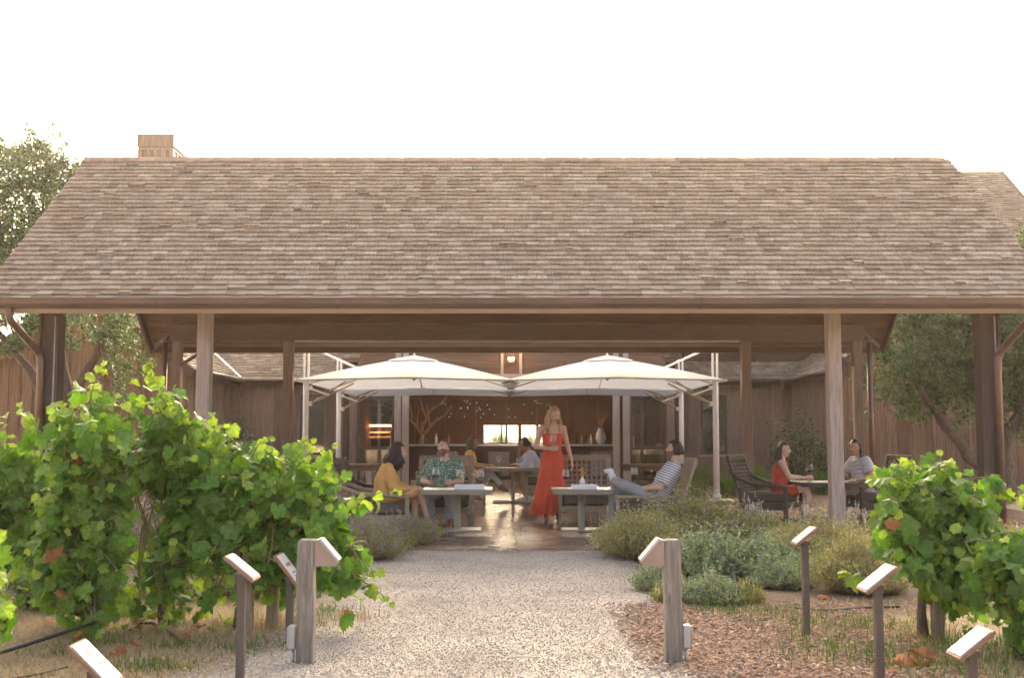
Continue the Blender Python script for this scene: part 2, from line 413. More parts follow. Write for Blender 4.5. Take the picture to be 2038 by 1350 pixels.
def soften(m, amp=.45):
    """lets the sheet thin out raggedly towards its rim (attribute 'rim' = distance to the rim)"""
    nt = m.node_tree; N = nt.nodes.new; L = nt.links.new
    at_ = N('ShaderNodeAttribute'); at_.attribute_name = 'rim'
    tc = N('ShaderNodeTexCoord')
    n1 = N('ShaderNodeTexNoise'); n1.inputs['Scale'].default_value = 2.2; n1.inputs['Detail'].default_value = 3
    n2 = N('ShaderNodeTexNoise'); n2.inputs['Scale'].default_value = 42; n2.inputs['Detail'].default_value = 3
    for n in (n1, n2): L(tc.outputs['Object'], n.inputs['Vector'])
    a = N('ShaderNodeMath'); a.operation = 'MULTIPLY_ADD'; a.inputs[1].default_value = amp; L(n1.outputs['Fac'], a.inputs[0]); L(at_.outputs['Fac'], a.inputs[2])
    b = N('ShaderNodeMath'); b.operation = 'MULTIPLY_ADD'; b.inputs[1].default_value = amp * 1.9; L(n2.outputs['Fac'], b.inputs[0]); L(a.outputs[0], b.inputs[2])
    c = N('ShaderNodeMath'); c.operation = 'GREATER_THAN'; c.inputs[1].default_value = amp * 1.45; L(b.outputs[0], c.inputs[0])
    tr = N('ShaderNodeBsdfTransparent'); mx = N('ShaderNodeMixShader')
    L(c.outputs[0], mx.inputs[0]); L(tr.outputs[0], mx.inputs[1]); L(nt.nodes['Principled BSDF'].outputs[0], mx.inputs[2])
    L(mx.outputs[0], nt.nodes['Material Output'].inputs[0])
for k_ in ('gravel', 'mulch', 'soil'): soften(M[k_])
def sheet(name, pts, z, mat, label, cell=.13, reach=.42):
    P = [Vector((p[0], p[1])) for p in pts]; n = len(P)
    x0 = min(p.x for p in P) - reach; x1 = max(p.x for p in P) + reach; y0 = min(p.y for p in P) - reach; y1 = max(p.y for p in P) + reach
    nx = int((x1 - x0) / cell) + 1; ny = int((y1 - y0) / cell) + 1
    E = [(P[i], P[(i + 1) % n] - P[i]) for i in range(n)]
    vs = []; rim = []
    for j in range(ny + 1):
        for i in range(nx + 1):
            px, py = x0 + i * cell, y0 + j * cell
            dm = 9e9; ins = False
            for a, d in E:
                L2 = d.x * d.x + d.y * d.y
                t_ = max(0, min(1, ((px - a.x) * d.x + (py - a.y) * d.y) / L2))
                ex, ey = px - a.x - d.x * t_, py - a.y - d.y * t_
                dm = min(dm, ex * ex + ey * ey)
                if (a.y > py) != (a.y + d.y > py) and px < d.x * (py - a.y) / d.y + a.x: ins = not ins
            dm = sqrt(dm); rim.append(dm if ins else -dm); vs.append((px, py, z))
    w = nx + 1; fs = []
    for j in range(ny):
        for i in range(nx):
            q = (j * w + i, j * w + i + 1, (j + 1) * w + i + 1, (j + 1) * w + i)
            if max(rim[k] for k in q) > -reach: fs.append(q)
    mb = MB(); mb.add(vs, fs); o = mb.build(name, mat)
    at_ = o.data.attributes.new('rim', 'FLOAT', 'POINT'); at_.data.foreach_set('value', rim)
    return tag(o, label, None, None, 'structure')

g = MB(); R0 = 900.0
g.add([(-R0, -60, 0), (R0, -60, 0), (R0, 1800, 0), (-R0, 1800, 0)], [(0, 1, 2, 3)])
tag(g.build('ground', M['earth']), 'dry earth ground with straw running out to the horizon', None, None, 'structure')

hl = MB(); NXH, NYH = 60, 14  # rise added to darken the bright horizon behind the bar window
for j in range(NYH + 1):
    for i in range(NXH + 1):
        x_ = -900 + 1800 * i / NXH; y_ = 110 + 700 * j / NYH; k_ = min(1, j / 7)
        hl.v.append((x_, y_, -1 + (k_ ** 1.4) * (12 + 4 * mnoise.noise(Vector((x_ * .006, y_ * .004, 3))))))
for j in range(NYH):
    for i in range(NXH):
        hl.f.append((j * (NXH + 1) + i, j * (NXH + 1) + i + 1, (j + 1) * (NXH + 1) + i + 1, (j + 1) * (NXH + 1) + i)); hl.m.append(0)
M['added_hill'] = pmat('added_hill_grass', [(.16, .13, .05), (.26, .21, .085), (.10, .11, .035)], ns=.05, detail=8, rough=.95, rand=0)
tag(hl.build('added_hill', M['added_hill'], smooth=True), 'long dry grassy rise added far behind the buildings to dim the bar window', None, None, 'structure')
def wavy(pts, amp=.05, step=.12):
    out = []
    for i in range(len(pts)):
        a = Vector((*pts[i], 0)); b = Vector((*pts[(i + 1) % len(pts)], 0))
        n = max(1, int((b - a).length / step))
        for k in range(n):
            p = a.lerp(b, k / n)
            nv = mnoise.noise_vector(p * 2.1) * amp + mnoise.noise_vector(p * 7) * amp * .5
            out.append((p.x + nv.x, p.y + nv.y))
    return out
PATH_L = [(-2.1, 1), (-2.0, 5.5), (-1.55, 6.6), (-1.42, 7.7), (-1.5, 9.2), (-1.55, 10.6), (-1.3, 11.9), (-.98, 12.75)]
PATH_R = [(1.05, 12.75), (1.12, 11.6), (1.28, 10.4), (1.22, 9.3), (1.0, 8.6), (.85, 7.6), (.95, 6.6), (1.5, 5.5), (2.1, 1)]
def interp_edge(E, y):
    E = sorted(E, key=lambda p: p[1])
    for a, b in zip(E[:-1], E[1:]):
        if a[1] <= y <= b[1]:
            t = (y - a[1]) / (b[1] - a[1]); return a[0] + (b[0] - a[0]) * t
    return E[0][0] if y < E[0][1] else E[-1][0]
sheet('gravel_path', PATH_L + PATH_R, .008, M['gravel'], 'pale gravel path leading from the foreground up to the terrace')
sheet('mulch_bed', [(1.05, 5.2), (.98, 6.6), (.95, 7.6), (1.05, 8.5), (1.4, 8.75), (1.9, 8.6), (2.35, 7.6), (2.2, 6.2), (2.4, 5.2)], .004, M['mulch'], 'reddish bark mulch beside the gravel path')
sheet('planting_bed', [(1.1, 8.7), (1.95, 8.5), (4.6, 8.3), (9.5, 8.3), (9.5, 16.9), (1.0, 16.9), (1.05, 12.6), (1.25, 10.2)], .0035, M['soil'], 'dark soil planting bed under the shrubs on the right')
sheet('planting_bed', [(-1.5, 9.2), (-9.5, 9.0), (-9.5, 16.9), (-1.0, 16.9), (-1.0, 13.0), (-1.5, 11.5)], .0035, M['soil'], 'dark soil planting bed behind the vines on the left')

# terrace slabs: large polished concrete squares with saw cuts between them
t = empty('terrace', (0, 0, 0)); tag(t, 'polished brown concrete terrace under the pavilion', None, None, 'structure')
def slab(x0, x1, y0, y1):
    gm = .006
    mb = MB(); mb.bx(x0 + gm, x1 - gm, y0 + gm, y1 - gm, -.02, .012); mb.build('slab', M['terrace'], t)
fr = MB(); fr.bx(-8.6, 8.6, 16.4, 37, -.06, .004); fr.bx(-2.4, 2.7, 14.1, 16.4, -.06, .004); fr.bx(-1.06, 1.2, 12.8, 14.1, -.06, .004)
fr.build('joint_bed', M['dkwood'], t)
slab(-1.05, .05, 12.8, 14.1); slab(.05, 1.18, 12.8, 14.1)
for i in range(4):
    slab(-2.4 + i * 1.27, -2.4 + (i + 1) * 1.27, 14.1, 16.4)
for j in range(8):
    y0 = 16.4 + j * 2.57
    for i in range(8):
        slab(-8.6 + i * 2.15, -8.6 + (i + 1) * 2.15, y0, y0 + 2.57)

# ------------------------------------------------------------------ shingled slopes
def shingle_unit():
    # width 1 (x), length 1 (y, upslope), thickness 1: thick at the butt, thin at the top
    mb = MB()
    mb.add([(-.5, 0, 0), (.5, 0, 0), (.5, 1, 0), (-.5, 1, 0), (-.5, 0, 1), (.5, 0, 1), (.5, 1, .25), (-.5, 1, .25)],
           [(4, 5, 6, 7), (0, 1, 5, 4), (1, 2, 6, 5), (3, 0, 4, 7)])
    return mb
SHU = shingle_unit()
SH_ME = SHU.mesh('shingle', M['shingle'])
def shingle_slope(roof, e0, e1, up, n_out, L, expo=.131, wmin=.10, wmax=.23, singles=0, coarse=1.0, rnd=None, clip=None):
    """e0->e1 eave edge; up = unit vector upslope; n_out = outward normal"""
    rnd = rnd or RND
    e0, e1 = Vector(e0), Vector(e1); ex = (e1 - e0); wid = ex.length; ex.normalize()
    up = Vector(up).normalized(); n_out = Vector(n_out).normalized()
    rows = int(L / expo + .5); expo = L / rows
    B = Matrix((ex, up, n_out)).transposed()
    mb = MB(); made = 0
    for r in range(rows):
        x = -.02 + rnd.uniform(-.1, 0)
        wob = rnd.uniform(-.004, .004)
        while x < wid:
            w = rnd.uniform(wmin, wmax) * coarse
            xa, xb = max(x, -.02), min(x + w, wid + .02)
            x += w
            if xb - xa < .03: continue
            xc = (xa + xb) / 2
            if clip and not clip(xc, r * expo): continue
            d = rnd.gauss(0, .005) + wob
            th = rnd.uniform(.024, .034)
            lift = 0.0
            if rnd.random() < .02: lift = rnd.uniform(.01, .025)
            p = e0 + ex * xc + up * (r * expo - .02 + d) + n_out * (.002 + lift * .3)
            ln = min(expo * 1.35, L - r * expo + .03)
            tilt = (.018 + lift) / max(ln, .05)
            Rm = B @ Matrix.Rotation(-tilt * 0.6, 3, 'X') @ Matrix.Rotation(rnd.gauss(0, .012), 3, 'Z')
            S = Rm @ Matrix.Diagonal((xb - xa - .004, ln, th + lift))
            if made < singles:
                M4 = S.to_4x4(); M4.translation = p
                inst('shingle', SH_ME, roof, M4); made += 1
            else:
                mb.add([S @ Vector(q) + p for q in SHU.v], SHU.f)
    o = mb.build('shingle_courses', M['shingle'], roof)
    o['kind'] = 'stuff'
    return o

# ------------------------------------------------------------------ the pavilion in front
X0 = .09
pav = empty('pavilion', (X0, 17.2, 0), 0, 'long open timber pavilion with a brown shingle roof over the terrace', 'pavilion')
HW, YE, YR, YB, ZE, ZR = 6.60, 13.8, 17.2, 20.6, 2.93, 5.52       # half width, eave, ridge, back eave
def PL(x, y, z): return Vector((x, y - 17.2, z))
run = YR - YE; rise = ZR - ZE; SL = sqrt(run * run + rise * rise)
upf = Vector((0, run, rise)) / SL; nf = Vector((0, -rise, run)) / SL
upb = Vector((0, -run, rise)) / SL; nb = Vector((0, rise, run)) / SL
rf = MB()
for up, nn, y0 in ((upf, nf, YE), (upb, nb, YB)):
    e = PL(0, y0, ZE)
    a = [PL(-HW, y0, ZE), PL(HW, y0, ZE), PL(HW, YR, ZR), PL(-HW, YR, ZR)]
    dn = -nn * .06
    rf.add(a + [p + dn for p in a], [(0, 1, 2, 3), (7, 6, 5, 4), (0, 3, 7, 4), (1, 5, 6, 2), (0, 4, 5, 1)])
roof = rf.build('roof', M['ceil'], pav)
shingle_slope(roof, PL(-HW - .03, YE, ZE) + nf * .004, PL(HW + .03, YE, ZE) + nf * .004, upf, nf, SL, singles=300)
shingle_slope(roof, PL(HW + .03, YB, ZE) + nb * .004, PL(-HW - .03, YB, ZE) + nb * .004, upb, nb, SL, coarse=1.6)
x = -HW - .05
cap = MB()
while x < HW - .2:
    for s_, nn, up in ((-1, nf, upf), (1, nb, upb)):
        B = Matrix((Vector((1, 0, 0)), up, nn)).transposed()
        lift = .028 + U(0, .006)
        c = PL(x + .12, YR, ZR) - up * .06 + nn * lift
        cap.box(c, (.27, .15, .018), B @ Matrix.Rotation(.035, 3, 'Y'))
    x += .125 + U(-.01, .01)
cap.build('ridge_cap', M['ridgecap'], roof)
# plank ceiling under the slopes
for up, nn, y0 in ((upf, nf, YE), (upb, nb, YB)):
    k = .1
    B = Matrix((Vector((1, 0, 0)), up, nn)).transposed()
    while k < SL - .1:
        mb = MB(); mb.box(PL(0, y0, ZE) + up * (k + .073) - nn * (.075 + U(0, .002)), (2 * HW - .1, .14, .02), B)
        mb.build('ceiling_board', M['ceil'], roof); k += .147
for sx in (-1, 1):
    for up, nn, y0 in ((upf, nf, YE), (upb, nb, YB)):
        p0 = PL(sx * (HW + .02), y0, ZE) - nn * .1; p1 = PL(sx * (HW + .02), YR, ZR) - nn * .1
        MB().beam(p0 - up * .02, p1, .045, .2, up=nn).build('rake_board', M['dkpost'], roof)
# fascia, gutter
for y0, s_ in ((YE, -1), (YB, 1)):
    MB().bx(-HW, HW, y0 - 17.2 + s_ * .012 - .02, y0 - 17.2 + s_ * .012 + .02, 2.775, 2.93).build('fascia', M['fascia'] if s_ < 0 else M['beam'], pav)
    rings = []
    prof = [(0, .02), (0, -.085), (.03, -.105), (.075, -.095), (.105, -.055), (.115, .0), (.125, .012), (.115, .02), (.105, .0), (.02, -.02)]
    for xx in (-HW - .06, HW + .06):
        rings.append([PL(xx, y0 + s_ * (.034 + a), 2.935 + b) for a, b in prof])
    gt = MB().loft(rings).build('gutter', M['gutter'], pav)
    for k in range(1, 6):
        xs = -HW + k * 2 * HW / 6
        jr = []
        for xx in (xs - .02, xs + .02):
            jr.append([PL(xx, y0 + s_ * (.034 + a * 1.03 + .002), 2.935 + b * 1.03) for a, b in prof])
        MB().loft(jr).build('joint_band', M['gutter'], gt)
# posts and beams
def post(x, y, w, top, mat, name='post'):
    mb = MB(); mb.bx(x - w / 2, x + w / 2, y - 17.2 - w / 2, y - 17.2 + w / 2, 0, top)
    return mb.build(name, mat, pav, bevel=.008)
YP, YQ = 14.5, 19.95
for xx in (-4.02 , 4.02):
    p = post(xx, YP, .17, 2.86, M['post'])
    MB().bx(xx - .095, xx + .095, YP - 17.2 - .095, YP - 17.2 + .095, 0, .05).build('post_base', M['steel'], p)
for xx in (-5.98, 5.98):
    p = post(xx, YP, .2, 2.86, M['dkpost'])
    for q in (-1, 1):
        MB().bx(xx + q * .1125 - .011, xx + q * .1125 + .011, YP - 17.2 - .125, YP - 17.2 + .1, .02, 2.84).build('steel_channel', M['dkpost'], p)
    MB().bx(xx + .075 * 1 - .008, xx + .075 + .008, YP - 17.2 - .115, YP - 17.2 - .101, .02, 2.8).build('steel_edge', M['steel'], p)
for xx in (-4.02, 4.02, -5.98, 5.98):
    post(xx, YQ, .17 if abs(xx) < 5 else .155, 2.93, M['boardgrey'])
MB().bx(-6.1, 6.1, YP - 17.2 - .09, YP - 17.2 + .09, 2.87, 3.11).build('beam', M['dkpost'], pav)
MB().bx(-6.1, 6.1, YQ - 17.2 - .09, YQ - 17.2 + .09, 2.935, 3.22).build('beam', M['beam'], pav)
MB().bx(-3.9, 3.9, YQ - 17.2 - .12, YQ - 17.2 - .095, 2.91, 2.945).build('light_rail', M['trimlight'], pav)
for sx in (-1, 1):      # short braces at the back corners
    MB().beam(PL(sx * 5.9, YQ - .1, 2.5), PL(sx * 5.2, YQ - .1, 2.95), .05, .05).build('brace', M['beam'], pav)
    MB().beam(PL(sx * 5.98, YQ, 3.2), PL(sx * 6.5, YQ + .4, 2.86), .06, .08).build('brace', M['dkpost'], pav)
# downspouts
def spout(pts, r=.045):
    return MB().tube(pts, r, 12).build('downspout', M['copper'], pav, smooth=True)
def bent(pts, n=5):
    P = [Vector(p) for p in pts]; out = [P[0]]
    for a, b, c in zip(P[:-2], P[1:-1], P[2:]):
        d0 = (a - b).normalized() * min(.09, (a - b).length * .4); d1 = (c - b).normalized() * min(.09, (c - b).length * .4)
        for k in range(n + 1):
            t_ = k / n; out.append((b + d0) * (1 - t_) ** 2 + b * 2 * t_ * (1 - t_) + (b + d1) * t_ ** 2)
    out.append(P[-1]); return out
for sx, gx, px in ((-1, -6.16, -6.075), (1, 6.16, 6.06)):
    gx = sx * 6.19; px = sx * 6.045
    sp = spout(bent([PL(gx, 13.7, 2.84), PL(gx, 13.7, 2.70), PL(px + sx * .02, 14.33, 2.32), PL(px, 14.33, 2.2), PL(px, 14.33, .05)]))
    MB().tube([PL(px, 14.33, 2.16), PL(px, 14.33, 2.22)], .056, 12).build('collar', M['copper'], sp, smooth=False)
    px2 = sx * 6.25
    sp = spout([PL(px2, 20.1, 2.95), PL(px2, 20.1, .05)], .05)
    MB().tube([PL(px2, 20.1, 2.93), PL(px2, 20.1, 2.97)], .085, 12).build('collar', M['copper'], sp)

# ------------------------------------------------------------------ the main building with its two wings
mbld = empty('winery_building', (0, 31, 0), 0, 'brown board and batten building with shingled wings behind the pavilion', 'building')
def BL(x, y, z): return Vector((x, y - 31, z))
def rough_mesh(pts2d, o, ux, uz, n, th):
    """extrude a polygon given in (along, up) coordinates"""
    fr_ = [o + ux * a + uz * b + n * th for a, b in pts2d]
    bk = [o + ux * a + uz * b for a, b in pts2d]
    k = len(pts2d)
    fs = [tuple(range(k)), tuple(range(2 * k - 1, k - 1, -1))]
    for i in range(k):
        j = (i + 1) % k; fs.append((i, i + k, j + k, j))
    return MB().add(fr_ + bk, fs)
def board_wall(p0, p1, topf, mat, bw=.285, z0=0.0, skip=None, name='wall', th=.022, batten=True, rnd=RND):
    """boards run up the wall from p0 to p1; outward normal is to the right of the run"""
    p0, p1 = Vector((p0[0], p0[1] - 31, 0)), Vector((p1[0], p1[1] - 31, 0))
    d = p1 - p0; L = d.length; d.normalize(); n = Vector((d.y, -d.x, 0)); z = Vector((0, 0, 1))
    nb_ = max(1, round(L / bw)); bw = L / nb_
    pts = [(0, z0)] + [(L, z0)] + [(L * k / 12, topf(L * k / 12 / L)) for k in range(12, -1, -1)]
    segs = [(0, L)]
    w = MB()
    cuts = sorted(skip or [])
    xs = 0
    for a, b, za, zb in cuts + [(L, L, 0, 0)]:
        if a > xs:
            P = [(xs, z0), (a, z0)] + [(xs + (a - xs) * k / 8, topf((xs + (a - xs) * k / 8) / L)) for k in range(8, -1, -1)]
            w2 = rough_mesh(P, p0 - n * .12, d, z, n, .118); w.add(w2.v, w2.f)
        if b > a:
            if za > z0 + .01:
                w2 = rough_mesh([(a, z0), (b, z0), (b, za), (a, za)], p0 - n * .12, d, z, n, .118); w.add(w2.v, w2.f)
            if zb < min(topf(a / L), topf(b / L)) - .01:
                w2 = rough_mesh([(a, zb), (b, zb), (b, topf(b / L)), (a, topf(a / L))], p0 - n * .12, d, z, n, .118); w.add(w2.v, w2.f)
        xs = b
    wall = w.build(name, M['dkwood'], mbld)
    for i in range(nb_):
        a, b = i * bw + .004, (i + 1) * bw - .004
        pieces = [(a, b, z0, None)]
        for (ca, cb, za, zb) in cuts:
            np_ = []
            for (qa, qb, qz0, qz1) in pieces:
                if qb <= ca + .01 or qa >= cb - .01: np_.append((qa, qb, qz0, qz1)); continue
                if qa < ca - .03: np_.append((qa, ca, qz0, qz1))
                if qb > cb + .03: np_.append((cb, qb, qz0, qz1))
                ia, ib = max(qa, ca), min(qb, cb)
                if za > z0 + .05: np_.append((ia, ib, z0, za))
                np_.append((ia, ib, zb, None))
            pieces = np_
        for (qa, qb, qz0, qz1) in pieces:
            t0 = topf(qa / L) if qz1 is None else qz1; t1 = topf(qb / L) if qz1 is None else qz1
            P = [(qa, qz0 + .01), (qb, qz0 + .01), (qb, t1 - .01), (qa, t0 - .01)]
            off = rnd.uniform(0, .006)
            rough_mesh(P, p0 + n * .0, d, z, n, th + off).build('board', mat, wall)
        if batten and i > 0:
            xb = i * bw
            if any(ca - .03 < xb < cb + .03 for ca, cb, _, _ in cuts): continue
            hb = rnd.uniform(.024, .032)
            rough_mesh([(xb - hb, z0 + .01), (xb + hb, z0 + .01), (xb + hb, topf(xb / L) - .012), (xb - hb, topf(xb / L) - .012)], p0 + n * (th + .007), d, z, n, .022).build('batten', mat, wall)
    return wall, p0, d, n
ZW = 2.80                       # eave height of the wings and the main roof
PX, PW, PR = 10.12, 2.72, 4.83  # wing ridge offset, half width to the eave, ridge height
sw = (PR - ZW) / PW
def gable_top(t): 
    x = (t - .5) * 2 * (PW - .32)
    return PR - .16 - abs(x) * sw
Y1 = 26.95
# gable fronts facing the camera
board_wall((-PX - PW + .32, Y1), (-PX + PW - .32, Y1), gable_top, M['board'])
board_wall((PX - PW + .32, Y1), (PX + PW - .32, Y1), gable_top, M['board'])
# sides towards the courtyard
flat = lambda t_: ZW + .02
board_wall((-PX + PW - .32, Y1 + .02), (-PX + PW - .32, 31.3), flat, M['boardgrey'], bw=.27)
board_wall((PX - PW + .32, 31.3), (PX - PW + .32, Y1 + .02), flat, M['boardgrey'], bw=.27)
# main front walls left and right of the entrance, each with a window
WN = []
def main_wall(xa, xb, wx):
    L = xb - xa
    ca, cb = wx - .30 - xa, wx + .30 - xa
    board_wall((xa, 31.3), (xb, 31.3), flat, M['boardgrey'], bw=.3, skip=[(ca, cb, .78, 2.32)])
    f = MB()
    y = 31.3
    for (x0, x1, z0, z1) in ((wx - .36, wx - .29, .74, 2.38), (wx + .29, wx + .36, .74, 2.38), (wx - .29, wx + .29, 2.31, 2.38), (wx - .29, wx + .29, .74, .80)):
        f.bx(x0, x1, y - 31 - .045, y - 31 + .02, z0, z1)
    wnd = f.build('window', M['dkpost'], mbld)
    MB().bx(wx - .29, wx + .29, y - 31 + .005, y - 31 + .017, .80, 2.31).build('pane', M['mirrorpane'], wnd)
    MB().bx(wx - .44, wx + .44, y - 31 - .11, y - 31 - .0455, .69, .738).build('sill', M['steel'], wnd)
def mirror_mat():
    m = bpy.data.materials.new('reflecting_pane'); m.use_nodes = True
    b = m.node_tree.nodes['Principled BSDF']
    b.inputs['Base Color'].default_value = (.03, .03, .03, 1); b.inputs['Roughness'].default_value = .03
    b.inputs['Specular IOR Level'].default_value = 1.0; b.inputs['IOR'].default_value = 2.2
    return m
M['mirrorpane'] = mirror_mat()
wl = at(624, 840, 31.3).x; wr = at(1420, 840, 31.3).x
main_wall(-7.75, -4.25, wl); main_wall(4.25, 7.75, wr)
# roofs
def roof_slab(pts, th=.09):
    a = [Vector(p) for p in pts]; n = (a[1] - a[0]).cross(a[2] - a[1]).normalized()
    b = [p - n * th for p in a]; k = len(a)
    fs = [tuple(range(k)), tuple(range(2 * k - 1, k - 1, -1))] + [(i, i + k, (i + 1) % k + k, (i + 1) % k) for i in range(k)]
    return MB().add(a + b, fs).build('roof', M['ceil'], mbld), n
ZM = 8.2; YM = 31 - .0 + (ZM - ZW) / sw      # main ridge
for xa, xb in ((-7.4, -3.9), (3.9, 7.4)):
    # main slope, running on behind the wings
    full = [BL(xa - (3 if xa < 0 else 0), 30.95, ZW), BL(xb + (3 if xb > 5 else 0), 30.95, ZW), BL(xb + (3 if xb > 5 else 0), YM, ZM), BL(xa - (3 if xa < 0 else 0), YM, ZM)]
    r_, n_ = roof_slab(full)
    Lm = (full[3] - full[0]).length; up_ = (full[3] - full[0]).normalized()
    shingle_slope(r_, full[0] + n_ * .006, full[1] + n_ * .006, up_, n_, Lm, expo=.14, coarse=1.2)
    MB().bx(xa, xb, 30.93 - 31 - .02, 30.93 - 31 + .02, ZW - .17, ZW - .015).build('fascia', M['dkpost'], mbld)
    MB().tube([BL(xa, 30.84, ZW - .04), BL(xb, 30.84, ZW - .04)], .06, 10).build('gutter', M['gutter'], mbld, smooth=True)
    MB().bx(xa, xb, 30.96 - 31, 31.28 - 31, ZW - .1, ZW - .07).build('soffit', M['dkwood'], mbld)
for s_ in (-1, 1):
    xi, xr, xo = s_ * (PX - PW), s_ * PX, s_ * (PX + PW)
    for xe in (xi, xo):
        y0, y1 = 26.55, 36.0
        e0, e1 = BL(xe, y0, ZW), BL(xe, y1, ZW); t1, t0 = BL(xr, y1, PR), BL(xr, y0, PR)
        if (xe - xr) > 0: pts = [e0, e1, t1, t0]; ea, eb = e0, e1
        else: pts = [e1, e0, t0, t1]; ea, eb = e1, e0
        r_, n_ = roof_slab(pts)
        up_ = (t0 - e0).normalized()
        shingle_slope(r_, ea + n_ * .006, eb + n_ * .006, up_, n_, (t0 - e0).length, expo=.14, coarse=1.2)
        # rake board on the gable front, fascia and gutter along the eave
        MB().beam(e0 - n_ * .1 + Vector((0, -.02, 0)), t0 - n_ * .1 + Vector((0, -.02, 0)), .05, .2, up=n_).build('rake_board', M['dkpost'], mbld)
        MB().beam(e0 + n_ * .02 + Vector((0, -.03, 0)), t0 + n_ * .02 + Vector((0, -.03, 0)), .06, .045, up=n_).build('rake_trim', M['trimlight'], mbld)
        so = (xe - xr) / abs(xe - xr)
        yend = 30.85 if xe == xi else y1
        MB().bx(xe - .02, xe + .02, y0 - 31, yend - 31, ZW - .17, ZW - .015).build('fascia', M['dkpost'], mbld)
        MB().tube([BL(xe + so * .09, y0, ZW - .04), BL(xe + so * .09, yend, ZW - .04)], .06, 10).build('gutter', M['gutter'], mbld, smooth=True)
    # valley flashing where wing and main slopes meet
    v0 = BL(s_ * (PX - PW), 30.95, ZW + .05); v1 = BL(s_ * PX, 30.95 + PW, PR + .05)
    MB().beam(v0, v1, .09, .02).build('valley_flashing', M['steel'], mbld)
    MB().tube([BL(s_ * (PX - PW - .05), 30.9, ZW - .1), BL(s_ * (PX - PW - .05), 30.9, ZW - .5)], .04, 10).build('downspout', M['gutter'], mbld, smooth=True)

# entrance block: tall panelled front with a wide opening and glazed bays
YF = 29.7
def fbx(x0, x1, y0, y1, z0, z1, name, mat, parent=mbld):
    return MB().bx(x0, x1, y0 - 31, y1 - 31, z0, z1).build(name, mat, parent)
# upper front: horizontal siding
upw = MB(); upw.add([BL(-4.0, YF + .06, 2.9), BL(4.0, YF + .06, 2.9), BL(3.72, YF + .06, 4.3), BL(-3.72, YF + .06, 4.3)], [(0, 1, 2, 3)])
upf_ = MB(); pz = 2.88
front = MB().bx(-3.9, 3.9, YF + .07 - 31, YF + .2 - 31, 2.86, 4.4).build('wall', M['dkwood'], mbld)
while pz < 4.3:
    hwid = 4.08 - (pz - 2.88) * .32
    MB().add([], []).bx(-hwid, hwid, YF + .035 - 31, YF + .0695 - 31, pz, pz + .158).build('board', M['entry'], front)
    pz += .163
er = [BL(-4.2, YF - .1, 4.35), BL(4.2, YF - .1, 4.35), BL(4.2, 37.5, 8.6), BL(-4.2, 37.5, 8.6)]  # raised high out of view to keep low sun off the terrace
roof_slab(er)
for s_ in (-1, 1):        # cheeks of the entrance block
    MB().add([BL(s_ * 4.12, YF, 2.7), BL(s_ * 4.12, 33, 2.7), BL(s_ * 3.75, 33, 4.4), BL(s_ * 3.75, YF, 4.4), BL(s_ * 4.0, YF, 2.7), BL(s_ * 4.0, 33, 2.7), BL(s_ * 3.65, 33, 4.4), BL(s_ * 3.65, YF, 4.4)],
             [(0, 1, 2, 3), (4, 7, 6, 5), (0, 3, 7, 4), (1, 5, 6, 2), (3, 2, 6, 7), (0, 4, 5, 1)]).build('cheek_wall', M['entry'], mbld)
    fbx(s_ * 4.05, s_ * 4.25, YF + .02, 31.28, 0, 2.69, 'cheek_wall', M['boardgrey'])
fbx(-4.3, 4.3, YF - .14, YF + .03, 2.74, 2.87, 'lintel', M['trimlight'])
fbx(-4.2, 4.2, YF - .02, YF + .12, 2.55, 2.735, 'header', M['entry'])
for xx in (-2.98, -2.78, 2.72, 2.98):
    w_ = .085
    fbx(xx - w_, xx + w_, YF - .06, YF + .1, 0.012, 2.545, 'column', M['trimlight'] if abs(xx) < 2.9 else M['post'])
    fbx(xx - w_ * .8, xx + w_ * .8, YF - .02, YF + .034, 2.875, 4.3, 'column', M['trimlight'])
# window with lamp above the lintel
for xx in (-.26, .23):
    fbx(xx - .035, xx + .035, YF - .01, YF + .033, 2.875, 4.2, 'trim', M['post'])
for s_ in (-1, 1):
    xa, xb = (3.07, 4.02) if s_ > 0 else (-4.02, -3.07)
    f = MB()
    for q in (xa, xb - .06): f.bx(q, q + .06, YF - .01 - 31, YF + .05 - 31, .012, 2.54)
    for z_ in (.012, 2.46, .9): f.bx(xa + .061, xb - .061, YF - .008 - 31, YF + .048 - 31, z_, z_ + .08)
    d_ = f.build('glazed_door', M['dkpost'], mbld)
    MB().bx(xa + .061, xb - .061, YF + .015 - 31, YF + .025 - 31, .1, 2.45).build('pane', M['pane'], d_)
    MB().tube([BL(xb - .09 if s_ < 0 else xa + .09, YF - .06, .95), BL(xb - .09 if s_ < 0 else xa + .09, YF - .06, 1.25)], .014, 8).build('handle', M['steel'], d_)
fbx(-4.4, 4.4, 37.4, 37.6, 3.3, 8.7, 'sun_block_gable', M['dkwood'])  # unseen wall added to stop low sun slipping under the entrance roof
for s_ in (-1, 1): MB().add([BL(s_ * 4.15, YF, 4.3), BL(s_ * 4.15, 37.5, 4.3), BL(s_ * 4.15, 37.5, 8.55)], [(0, 1, 2)]).build('cheek_wall', M['entry'], mbld)
